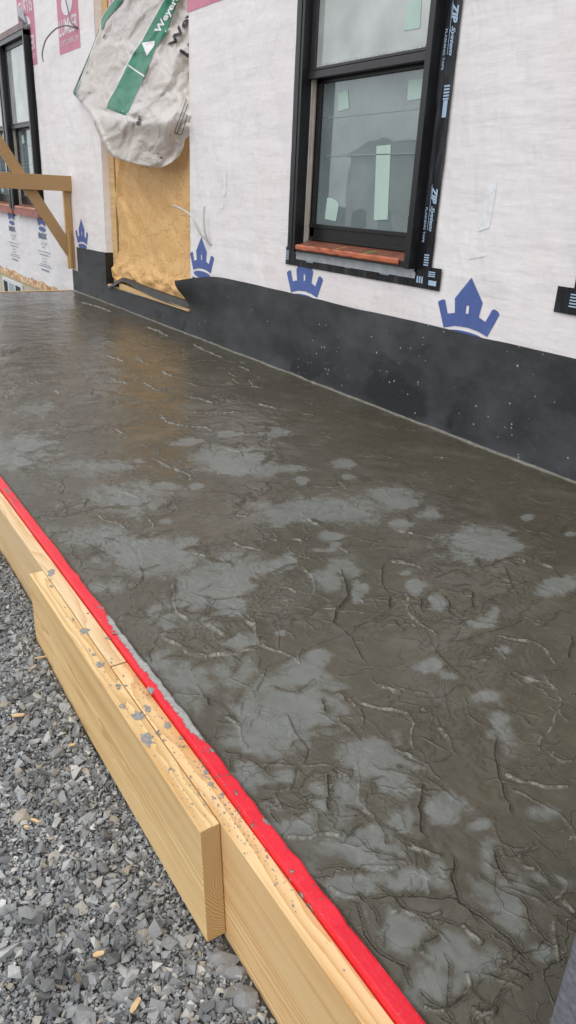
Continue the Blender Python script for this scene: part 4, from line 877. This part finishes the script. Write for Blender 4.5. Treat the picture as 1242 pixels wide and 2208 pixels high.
def make_window(d):
    w = bpy.data.objects.new('window', None); COL.objects.link(w); w.parent = house; w.location = Vector((-3.22 + d, HY, .715)) - Vector(house.location)
    X0, X1, Z0, Z1 = WX[0] + d, WX[1] + d, WZ[0], WZ[1]; Yf = 2.446
    mb = MB(); mb.box(X0, X0 + .058, Yf, 2.60, Z0, Z1); mb.box(X1 - .036, X1, Yf, 2.60, Z0, Z1); mb.box(X0, X1, Yf + .002, 2.60, Z1 - .045, Z1 + .003)
    mb.box(X0 + .05, X1 - .03, 2.452, 2.60, Z0 + .003, Z0 + .030); mb.box(X0 + .030, X0 + .034, Yf - .004, 2.5, Z0 + .01, Z1 - .01)
    f = mb.build('frame', M['frame'], w, bevel=.0015)
    mb = MB(); mb.box(X0 + .012, X1 - .006, 2.4945, 2.4985, .672, .700); mb.box(X0 + .012, X1 - .012, 2.490, 2.4985, .700, .716); mb.build('sill_fin', M['fin'], w)
    mb = MB()
    for a in (.0, .014, .030): mb.box(X0 + .058 + a * .3, X0 + .064 + a * .3, 2.512 + a, 2.521 + a, Z0 + .06, 1.59)
    mb.box(X0 + .058, X0 + .0635, 2.508, 2.552, Z0 + .05, 1.59); mb.build('jamb_track', M['track'], w, bevel=.001)
    # sill: sloping film covered top and a proud front strip
    mb = MB(); mb.add([(X0 + .058, 2.458, .748), (X1 - .036, 2.458, .748), (X1 - .036, 2.555, .781), (X0 + .058, 2.555, .781), (X0 + .058, 2.458, .74), (X1 - .036, 2.458, .74), (X1 - .036, 2.555, .765), (X0 + .058, 2.555, .765)], [(0, 1, 2, 3), (4, 7, 6, 5), (0, 4, 5, 1), (1, 5, 6, 2), (2, 6, 7, 3), (3, 7, 4, 0)]); mb.build('sill', M['sill'], w)
    n = 24; V = []
    for i in range(n + 1):
        x = X0 + .07 + (.885) * i / n; w_ = .0025 * math.sin(i * 1.9) + .0015 * math.sin(i * 4.1)
        V += [(x, 2.452 - abs(w_), .756 + w_ * .4), (x, 2.446 - w_, .748), (x, 2.445 - w_, .733 + w_), (x, 2.4505, .727)]
    F = [(i * 4 + k, i * 4 + 4 + k, i * 4 + 5 + k, i * 4 + 1 + k) for i in range(n) for k in range(3)]
    F += [(i * 4 + 3, i * 4 + 7, i * 4 + 4, i * 4) for i in range(n)] + [(0, 1, 2, 3), (n * 4 + 3, n * 4 + 2, n * 4 + 1, n * 4)]
    mb = MB(); mb.add(V, F); mb.build('sill_strip', M['sillfront'], w)
    for (x, m, lab) in ((-3.33 + d, 'yellow', 'yellow mark'), (-3.08 + d, 'green_mark', 'green mark')):
        q = MB(); q.add([(x, 2.478, .7575), (x + .012, 2.474, .7565), (x + .055, 2.512, .7695), (x + .045, 2.516, .7705)], [(0, 1, 2, 3)]); o = q.build('tape_mark', M[m], w); o['label'] = lab
    # upper sash (outer) and lower sash (inner)
    mb = MB(); mb.box(X0 + .058, X0 + .098, 2.495, 2.520, 1.60, Z1 - .045); mb.box(X1 - .072, X1 - .036, 2.495, 2.520, 1.60, Z1 - .045); mb.box(X0 + .058, X1 - .036, 2.495, 2.520, Z1 - .09, Z1 - .047)
    mb.box(X0 + .058, X1 - .036, 2.490, 2.530, 1.572, 1.606); mb.box(X0 + .058, X1 - .036, 2.493, 2.520, 1.609, 1.622); us = mb.build('upper_sash', M['sashgrey'], w, bevel=.0015)
    mb = MB(); mb.box(X0 + .098, X1 - .072, 2.508, 2.511, 1.622, Z1 - .09); mb.build('pane', M['glass_film'], us)
    q = MB(); rr = random.Random(3)
    k = 60
    for i in range(k):   # crinkled protective film along the bottom and right edge
        x = X0 + .10 + (X1 - X0 - .175) * i / k; q.add([(x, 2.5065, 1.623), (x + .012, 2.5065, 1.623), (x + .008 + rr.uniform(-.004, .004), 2.5055, 1.627 + rr.uniform(0, .014))], [(0, 1, 2)])
        z = 1.63 + .7 * i / k; xr = X1 - .073; q.add([(xr, 2.5065, z), (xr - rr.uniform(.003, .012), 2.5055, z + .006), (xr, 2.5065, z + .011)], [(0, 1, 2)])
    meshobj('film_edge', q.v, q.f, M['film'], us)
    yb = 2.542
    mb = MB(); mb.box(X0 + .062, X0 + .108, yb, 2.572, .80, 1.60); mb.box(X1 - .082, X1 - .037, yb, 2.572, .80, 1.60); mb.box(X0 + .062, X1 - .037, yb, 2.572, .795, .848); mb.box(X0 + .062, X1 - .037, yb - .008, 2.572, .848, .868)
    mb.box(X0 + .062, X1 - .037, yb, 2.572, 1.555, 1.60); mb.box(X0 + .062, X1 - .037, yb - .005, 2.572, .782, .7955); ls = mb.build('lower_sash', M['frame'], w, bevel=.0015)
    mb = MB(); mb.box(X0 + .108, X1 - .082, 2.556, 2.559, .868, 1.555); mb.build('pane', M['glass'], ls)
    def stick(P, y, par, name='sticker', m='sticker'):
        q = MB(); q.prism(P, lambda x, z: (x + d, y, z), lambda x, z: (x + d, y - .0008, z)); return q.build(name, M[m], par)
    stick([(-3.148, 1.25), (-3.04, 1.253), (-3.013, .919), (-3.119, .910)], 2.5545, ls)
    stick([(-2.957, 1.515), (-2.832, 1.517), (-2.832, 1.436), (-2.951, 1.433)], 2.5545, ls)
    stick([(-3.50, 1.503), (-3.414, 1.509), (-3.393, 1.427), (-3.484, 1.418)], 2.5545, ls)
    stick([(-3.535, 1.005), (-3.49, 1.004), (-3.445, .992), (-3.425, .975), (-3.442, .89), (-3.546, .897)], 2.5545, ls)
    stick([(-2.964, 1.807), (-2.866, 1.806), (-2.859, 1.700), (-2.964, 1.703)], 2.5065, us)
    for (a, b, z0, z1) in ((-3.60, -2.83, 1.390, 1.394), (-3.60, -2.83, 1.208, 1.211), (-3.02, -2.83, 1.268, 1.266)):
        stick([(a + .03, z0), (b, z1), (b, z1 + .0035), (a + .03, z0 + .0035)], 2.5545, ls, 'reflection_line', 'thin_line')
    return w
for i, d in enumerate(WINS):
    make_window(d)
    if i < 2: tapes(d)
# twin window at the far left: side tape and head flashing
tape_strip(-8.795, -8.735, .72, 2.47, 2.5045); 
tape_strip(-11.1, -8.735, 2.435, 2.475, 2.5030)
q = MB(); q.box(-9.835, -9.925, 2.452, 2.52, .70, 2.43); q.build('mullion', M['frame'], house)
q = MB(); q.box(-11.05, -8.76, 2.440, 2.447, 2.433, 2.490); q.build('head_flashing', mat('brown_head_trim', (.22, .15, .14), .5, var=.3), house)
q = MB()
for d in WINS[2:]: q.box(WX[0] + d + .0, WX[1] + d - .0, 2.449, 2.5, .66, .735)
q.build('sill_board', mat('red_brown_sill', (.38, .13, .10), .5, var=.3), house)
mb = MB(); mb.add([(-9.02, 2.49, 2.49), (-8.80, 2.49, 2.49), (-8.84, 2.47, 2.60), (-8.93, 2.45, 2.655), (-8.98, 2.49, 2.58), (-8.90, 2.44, 2.56)], [(0, 5, 4), (4, 5, 3), (3, 5, 2), (2, 5, 1), (0, 1, 5)])
o = mb.build('loose_flap', mat('grey_wrap_back', (.42, .44, .48), .6, var=.2, vscale=20), house); o['label'] = 'grey loose corner of house wrap above the window'
# seam tape line high on the left and vertical staples
# -------------------------------------------------- membrane along the wall base
def mem(x0, x1, topf, name, lean=None, step=.02, nz=22, m='membrane'):
    xs = np.arange(x0, x1 + step * .5, step); xs[-1] = x1
    def fn(X, T):
        zt = topf(X); Z = -.015 + (zt + .015) * T; Yv = 2.5035 - .0015 * fbm(X * 3, Z * 4, 3)
        if lean is not None: Yv, Z, X = lean(X, T, Yv, Z)
        return np.stack([X, Yv, Z], -1)
    V, F = gridmesh(xs, np.linspace(0, 1, nz), fn)
    return meshobj(name, V, F, M[m], house, smooth=True)
def top_main(X):
    return .4745 + .004 * fbm(X * 1.7, X * 0, 3)
def lean_main(X, T, Yv, Z):   # the free end by the door curls out of the wall and droops
    k = sstep(4.25, 5.20, -X); t2 = sstep(.35, 1., T)
    Yo = Yv - .095 * k ** 1.5 * t2 ** 1.6; Zo = Z - .085 * sstep(4.5, 5.24, -X) ** 1.6 * t2; Xo = X - .045 * k ** 3 * t2
    return Yo, Zo, Xo
mem(-5.155, 3.0, top_main, 'base_membrane', lean_main)
def top_door(X): return .164 + .006 * np.sin(X * 3.1)
mem(-6.90, -5.155, top_door, 'base_membrane', step=.03, nz=10)
mem(-7.715, -6.90, lambda X: .440 + (X + 7.71) * .014 + .003 * pn(X * 19, X * 0), 'base_membrane', step=.02, nz=18)
mem(-7.895, -7.715, lambda X: .205 - .02 * pn(X * 30, X * 0), 'base_membrane', step=.02, nz=10)
# curled strip of membrane folded over the threshold
def px_curve(P, n, Yf):
    P = np.array(P, float); s = np.concatenate([[0], np.cumsum(np.linalg.norm(np.diff(P, axis=0), axis=1))]); u = np.linspace(0, s[-1], n)
    xy = np.stack([np.interp(u, s, P[:, 0]), np.interp(u, s, P[:, 1])], 1); return [at(a, b, 1, Yf(i / (n - 1))) for i, (a, b) in enumerate(xy)]
n = 40
lo = px_curve([(232, 621), (245, 617), (262, 606), (276, 611), (300, 626), (330, 641), (360, 653), (405, 668)], n, lambda t: 2.470 + .018 * t)
mi_ = px_curve([(233, 619), (247, 609), (264, 600), (280, 606), (304, 621), (334, 634), (362, 645), (405, 660)], n, lambda t: 2.480 + .02 * t)
hi = px_curve([(234, 618), (249, 607), (264, 598), (284, 603), (308, 614), (338, 625), (365, 634), (405, 648)], n, lambda t: 2.50 + .02 * t)
ba = px_curve([(236, 618), (251, 608), (268, 600), (288, 606), (310, 618), (340, 629), (366, 638), (405, 652)], n, lambda t: 2.58)
rows = [lo, mi_, hi, ba]; V = [p for r_ in rows for p in r_]; F = [(j * n + i, j * n + i + 1, (j + 1) * n + i + 1, (j + 1) * n + i) for j in range(3) for i in range(n - 1)]
fl = meshobj('membrane_strip', np.array(V), F, mat('glossy_membrane', (.022, .020, .020), .45, var=.5, vscale=9, bump=.001, bscale=25), smooth=True)
tag(fl, 'black membrane strip curled over the door threshold', 'membrane strip')
# plank under it
mb = MB(); a = at(258, 616, 1, 2.492); b = at(405, 668, 1, 2.492)
mb.prism([(a[0], .173), (b[0] + .02, .173), (b[0] + .02, .190), (a[0] + .30, .216), (a[0], .226)], lambda x, z: (x, 2.488, z), lambda x, z: (x, 2.545, z))
tag(mb.build('threshold_plank', M['stud'], bevel=.001), 'pale wooden plank on the doorway threshold under the curled black strip', 'plank')

# ================================================================== KRAFT PAPER IN THE DOORWAY
def paper():
    xs = np.linspace(-6.885, -5.15, 150); ts = np.linspace(0, 1, 190)
    def fn(X, T):
        # T: 0 top, 1 bottom; the last part bunches forward over the threshold
        z = 2.50 - T * 2.35
        b = sstep(.845, .97, T); left = sstep(-6.2, -6.85, X)
        Yv = 2.590 + .004 * np.sin(X * 3) - .013 * crumple(X * 1.8, z * 2.4 + X * .5) - .006 * crumple(X * 4.1 + 4, z * 9. + X)
        Yv = Yv - b * (.034 + .022 * pn(X * 6, z * 9) + .022 * crumple(X * 5, z * 6)) 
        z = np.where(T > .90, .385 - (T - .90) * (1.55 + .25 * pn(X * 7, X * 0)) + .016 * pn(X * 8, T * 20), z)
        z = z + b * .02 * pn(X * 11 + 3, T * 25)
        # bare stud left showing: pull the left edge in
        xl = -6.785 + .03 * np.sin(z * 2.1) - .11 * sstep(.50, .28, z); X2 = -5.15 - (-5.15 - X) * (-5.15 - xl) / 1.735
        X2 = X2 + .006 * pn(X * 4, z * 4)
        # long fold at the upper left
        e = (X2 + 6.74) * .85 - (z - .93) * .42
        Yv = Yv - .030 * np.exp(-(e / .035) ** 2) * sstep(.75, 1.0, z)
        zl = np.maximum(z, .205 - .02 * (X2 + 5.15) * .9 + 0 * z)
        return np.stack([X2, np.clip(Yv, 2.455, 2.606), np.maximum(z, .178 + .012 * pn(X * 9, X * 0))], -1)
    V, F = gridmesh(xs, ts, fn)
    o = meshobj('kraft_paper', V, F, M['paper'], smooth=True)
    tag(o, 'crumpled brown kraft paper covering the doorway and bunched at its foot', 'paper sheet')
paper()

# ================================================================== TARP OVER THE DOORWAY
TL = [(-160, 300), (-60, 262), (0, 246), (22, 228), (43, 217), (58, 216), (109, 196), (152, 178), (198, 158), (207, 161), (225, 178), (243, 194), (280, 208), (325, 228), (338, 243), (350, 277), (358, 310), (363, 338)]
TR = [(-160, 470), (0, 452), (150, 440), (240, 432), (285, 420), (300, 399), (320, 395), (335, 387), (350, 371), (360, 352), (363, 339)]
def tx(L_, y): a = np.array(L_, float); return np.interp(y, a[:, 0], a[:, 1])
def tarpY(x, y):
    """depth of the hanging tarp at a traced point; continuous folds and creases"""
    l = tx(TL, y); r = tx(TR, np.minimum(y, 290)) ; u = (x - 150) / 300.; t = (y + 160) / 520.
    base = 2.46 - .10 * np.sin(np.clip(u, 0, 1) * np.pi) * sstep(.25, .9, t) + .155 * sstep(.62, 1.02, u)
    base = base + .05 * sstep(.4, 0, t) * sstep(.2, .6, u)
    bot = sstep(255, 362, y); base = base + .055 * bot * sstep(.15, .8, u) - .03 * np.exp(-((y - 262) / 26.) ** 2)
    # the pocket turned under at the bottom left
    e = (x - 228) * .55 - (y - 236) * -.25
    X_, Y_ = x / 95., y / 95.
    c = -.034 * crumple(X_ * 1.9, Y_ * 1.6) - .0035 * crumple(X_ * 7 + 3, Y_ * 7 + 1)
    f1 = .020 * np.exp(-(((x - 372) + (y - 60) * .42) / 9.) ** 2) * sstep(-40, 60, y) * sstep(260, 180, y)     # long diagonal furrow beside the stripe
    f2 = -.026 * np.exp(-(((x - 205) - (y - 262) * .45) / 8.) ** 2) * sstep(215, 250, y) * sstep(350, 320, y)
    f3 = .018 * np.exp(-(((y - 247) + (x - 260) * -.22) / 6.) ** 2) * sstep(200, 240, x) * sstep(330, 280, x)
    return np.minimum(base + c + f1 + f2 + f3, 2.585 + 0 * x)
def tarpP(x, y, off=0.):
    Yv = float(tarpY(np.array(float(x)), np.array(float(y)))) - off; return at(x, y, 1, Yv)
def tarp():
    rows = np.concatenate([np.linspace(-160, 200, 110), np.linspace(202, 363, 70)]); nc = 130; V = []
    for y in rows:
        l, r = tx(TL, y), tx(TR, y); xs = l + (r - l) * np.linspace(0, 1, nc); Yv = tarpY(xs, np.full(nc, y))
        # soft rounded rim
        ed = np.minimum(np.linspace(0, 1, nc), 1) ; Yv = Yv + .02 * np.exp(-ed / .02) + (.03 * np.exp(-(363 - y) / 4.))
        for x, yy in zip(xs, Yv): V.append(at(x, y, 1, yy))
    n = len(rows); F = [(i * nc + j, i * nc + j + 1, (i + 1) * nc + j + 1, (i + 1) * nc + j) for i in range(n - 1) for j in range(nc - 1)]
    root = thing('tarp', tuple(at(335, 362, 1, 2.45)), 'crumpled white lumber tarp with a green printed stripe hanging in the doorway', 'tarp')
    meshobj('sheet', np.array(V), np.array(F), M['tarp'], root, smooth=True)
    L1 = [(-160, 400), (-60, 372), (0, 354), (35, 335), (87, 306.5), (113, 289), (139, 275), (187, 252), (220, 232.6), (236, 229)]
    R1 = [(-160, 430), (-60, 404), (0, 386), (30, 372), (72, 359), (104, 335), (165, 311), (213, 289), (240, 278), (246, 271)]
    def strip(yl0, yl1, a, b, m, name, off):
        k = 90; w = 12; V = []
        for i in range(k):
            t = i / (k - 1)
            for j in range(w):
                s = a + (b - a) * j / (w - 1)
                yl = yl0 + (yl1 - yl0) * t; yr = yl + 10 * t * (1 if yl1 > 200 else 1) + (0 if yl < 120 else (yl - 120) * .06)
                P0 = np.array([tx(L1, yl), yl]); P1 = np.array([tx(R1, yr), yr]); P = P0 + (P1 - P0) * s; V.append(tarpP(P[0], P[1], off))
        F = [(i * w + j, i * w + j + 1, (i + 1) * w + j + 1, (i + 1) * w + j) for i in range(k - 1) for j in range(w - 1)]
        meshobj(name, np.array(V), F, m, root, smooth=True)
    strip(-150, 236, -.04, 1.04, M['ink_white'], 'stripe_border', .0022)
    strip(-150, 233.5, 0, 1, M['green'], 'green_stripe', .0048)
    def poly(P, m, name='printed_mark', off=.0075, step=6.):
        bm = bmesh.new(); f = bm.faces.new([bm.verts.new((x, z, 0)) for x, z in P]); bmesh.ops.triangulate(bm, faces=[f]); bm.verts.index_update()
        V = [v.co[:2] for v in bm.verts]; F = [tuple(v.index for v in q.verts) for q in bm.faces]; bm.free()
        decal(name, V, F, lambda x, y: tarpP(x, y, off), m, root, step)
    def text(t, o, u, v, m, bold=.02, shear=0., off=.0075):
        V, F = glyphs(t, bold, shear); V = np.array([(o[0] + a * u[0] + b * v[0], o[1] + a * u[1] + b * v[1]) for a, b in V])
        decal('lettering', V, F, lambda x, y: tarpP(x, y, off), m, root, 5.)
    text('Weyerh', (347, 76), (45, -82), (-15, -10), M['ink_white'], .03)
    poly([(275, 141.5), (277, 139), (312.5, 163.5), (310.5, 166.5)], M['ink_white'])
    poly([(305.5, 92), (334, 88), (333, 98), (316.5, 121), (311, 106), (320, 105.5), (319.5, 110), (329, 97), (315, 99), (313, 106)], M['ink_white'])
    text('Weyer', (379, 106), (64, -112), (-18, -9), M['ink_black'], .03)
    text('Lumber', (406, 125), (70, -120), (-20, -14), M['ink_black'], .03)
    text('er', (300, 272), (8, -20), (-9, 0) if False else (-8, -3), M['ink_black'], .03)
    for P in ([(221.5, 82), (225, 74), (227, 75), (223.5, 83)], [(185, 160), (189, 153), (190, 154), (186, 161)], [(191, 202), (193.5, 198), (194.5, 199), (192, 203)]): poly(P, M['ink_black'])
    # barcode like panel lines and specks near the right edge
    for a, b in (((402, 213), (376, 287)), ((405, 225), (382, 288)), ((404, 247), (392, 290))):
        d = np.array(b, float) - a; nrm = np.array([-d[1], d[0]]) / np.linalg.norm(d) * .7; poly([tuple(a + nrm), tuple(b + nrm), tuple(b - nrm), tuple(a - nrm)], M['ink_black'])
    poly([(376, 286), (391, 290), (390.5, 291.5), (375.5, 287.5)], M['ink_black'])
    for x, y, r in ((347, 340, 3), (340, 331, 2), (317, 361, 2), (367, 291, 1.5), (381, 309, 1.2)): poly([(x - r, y), (x, y - r * .7), (x + r * 1.4, y + r * .4), (x + r * .3, y + r)], mat('rust_speck', (.16, .05, .03), .8))
    # dark green seam along the left edge
    E1 = [(-160, 300), (-60, 262), (0, 246), (22, 228), (43, 217), (58, 217)]; V = []; k = 40
    for i in range(k):
        y = -150 + (62 + 150) * i / (k - 1); w = np.interp(y, [-150, 0, 20, 58, 62], [20, 18, 16, 5, 1]); x0 = tx(E1, y)
        for j in range(4): x = x0 + .8 + w * j / 3; V.append(tarpP(x, y + 3 * (j / 3), .006))
    F = [(i * 4 + j, i * 4 + j + 1, i * 4 + 5 + j, i * 4 + 4 + j) for i in range(k - 1) for j in range(3)]; meshobj('green_edge', np.array(V), F, M['green'], root, smooth=True)
    V = []
    for i in range(k):
        y = 62 + (206 - 62) * i / (k - 1); w = np.interp(y, [62, 110, 125, 150, 206], [1.6, 1.2, 3, 3.5, 5]); x0 = tx(TL, y) - .6
        for j in range(3): V.append(tarpP(x0 + w * j / 2, y, .010))
    F = [(i * 3 + j, i * 3 + j + 1, i * 3 + 4 + j, i * 3 + 3 + j) for i in range(k - 1) for j in range(2)]; meshobj('green_edge', np.array(V), F, M['tarp_edge'], root, smooth=True)
tarp()

# ================================================================== GUARD RAIL AT THE FAR END
gr = thing('guard_rail', (-7.80, 2.0, 0), 'rough lumber guard rail with a diagonal brace at the far end of the slab', 'guard rail')
def rbox(name, x0, x1, y0, y1, z0, z1, m='rail'):
    mb = MB(); mb.box(x0, x1, y0, y1, z0, z1); return mb.build(name, M[m], gr, bevel=.002)
rbox('rail_board', -7.800, -7.762, .60, 2.516, .951, 1.090)
rbox('post', -7.840, -7.802, 2.438, 2.515 - .010, .222, .951 + .12, 'stud')
rbox('post', -7.840, -7.802, .62, .70, .004, 1.09, 'stud'); rbox('post', -7.840, -7.802, 1.50, 1.588, .004, 2.0, 'stud')
rbox('block', -7.800, -7.775, 2.450, 2.474, .225, .60, 'stud')
mb = MB(); mb.prism([(1.590, 1.70), (1.590, 1.88), (2.435, .545), (2.435, .345)], lambda y, z: (-7.8405, y, z), lambda y, z: (-7.8025, y, z)); mb.build('diagonal_brace', M['rail'], gr, bevel=.002)

# ================================================================== CABLES
def smooth_path(P, n=26):
    P = [np.array(p, float) for p in P]; out = []
    for i in range(len(P) - 1):
        p0, p1, p2, p3 = P[max(i - 1, 0)], P[i], P[i + 1], P[min(i + 2, len(P) - 1)]
        for k in range(n // (len(P) - 1)):
            t = k / (n // (len(P) - 1)); out.append(.5 * (2 * p1 + (p2 - p0) * t + (2 * p0 - 5 * p1 + 4 * p2 - p3) * t * t + (3 * p1 - p0 - 3 * p2 + p3) * t ** 3))
    out.append(P[-1]); return out
def cable(pts, r, m, label, group=None):
    P = [at(x, y, 1, Yv) for x, y, Yv in pts]; mb = MB(); mb.tube(smooth_path(P, 36), r, 7); tag(mb.build('cable', M[m], smooth=True), label, 'cable', group)
cable([(454, 527, 2.505), (444, 516, 2.48), (432, 503, 2.45), (418, 474, 2.42), (408, 462, 2.42), (392, 451, 2.43), (374, 443, 2.45)], .0072, 'cable', 'pale cable arching from the wall hole across the doorway paper')
cable([(454, 528, 2.506), (447, 515, 2.485), (442, 500, 2.47), (440, 480, 2.465), (439.5, 462, 2.465), (441, 445, 2.47)], .0072, 'cable', 'pale cable standing upright from the wall hole right of the doorway')
cable([(168, 62, 2.51), (150, 56, 2.46), (135, 56, 2.43), (118, 64, 2.42), (100, 84, 2.42), (93, 105, 2.43), (91, 118, 2.44), (93, 132, 2.44)], .0066, 'cable_dark', 'grey cable curving down to the left from the wall above the left windows')
cable([(168, 60, 2.51), (157, 52, 2.47), (150, 38, 2.46), (146, 18, 2.46), (140, -8, 2.47), (138, -40, 2.5)], .0062, 'cable_dark', 'grey cable rising across the pink oval print')

# ================================================================== WHAT THE GLASS MIRRORS: the far side of the yard
# dark wooded band
rr = random.Random(8); mb = MB()
for k in range(1500):
    a = math.radians(rr.uniform(204, 300)); d = rr.uniform(66, 84); x, y = math.cos(a) * d, math.sin(a) * d; z = float(ground_z(x, y)); h = rr.uniform(1.6, 3.2)
    PV, PF = PROTO[rr.randrange(24)]; w = rr.uniform(1.6, 3.0)
    mb.add([(x + v[0] * w, y + v[1] * w, z + h * .5 + v[2] * h * .8) for v in PV], [tuple(map(int, f)) for f in PF])
o = mb.build('woods', mat('far_woods', (.035, .042, .03), .95, var=.5, vscale=1.)); tag(o, 'dark line of woods beyond the yard', 'woods', kind='stuff')
nh = thing('neighbour_house', (-31, -26, -2.2), 'pale neighbouring house with a grey gable roof across the yard', 'house')
mb = MB(); mb.box(-39.5, -32, -30, -25, -2.6, 3.5); mb.build('wall', mat('pale_siding', (.70, .70, .64), .7, var=.05, bump=.01, bscale=3, stretch=(1, 1, 30)), nh)
mb = MB(); mb.add([(-39.9, -24.6, 3.45), (-31.6, -24.6, 3.45), (-31.6, -30.4, 3.45), (-39.9, -30.4, 3.45), (-39.9, -27.5, 4.6), (-31.6, -27.5, 4.6)], [(0, 1, 5, 4), (2, 3, 4, 5), (0, 4, 3), (1, 2, 5), (0, 3, 2, 1)]); mb.build('roof', mat('grey_shingles', (.30, .30, .31), .9, var=.3, vscale=6), nh)
for x in (-38.2, -35.6, -33.2):
    mb = MB(); mb.box(x - .6, x + .6, -24.995, -24.93, -.9, .6); w_ = mb.build('window', M['white_vinyl'], nh); mb = MB(); mb.box(x - .5, x + .5, -24.928, -24.92, -.8, .5); mb.build('pane', M['ink_black'], w_)
print('objects', len(bpy.data.objects), 'tris', sum(len(m.loops) - 2 * len(m.polygons) for m in bpy.data.meshes))
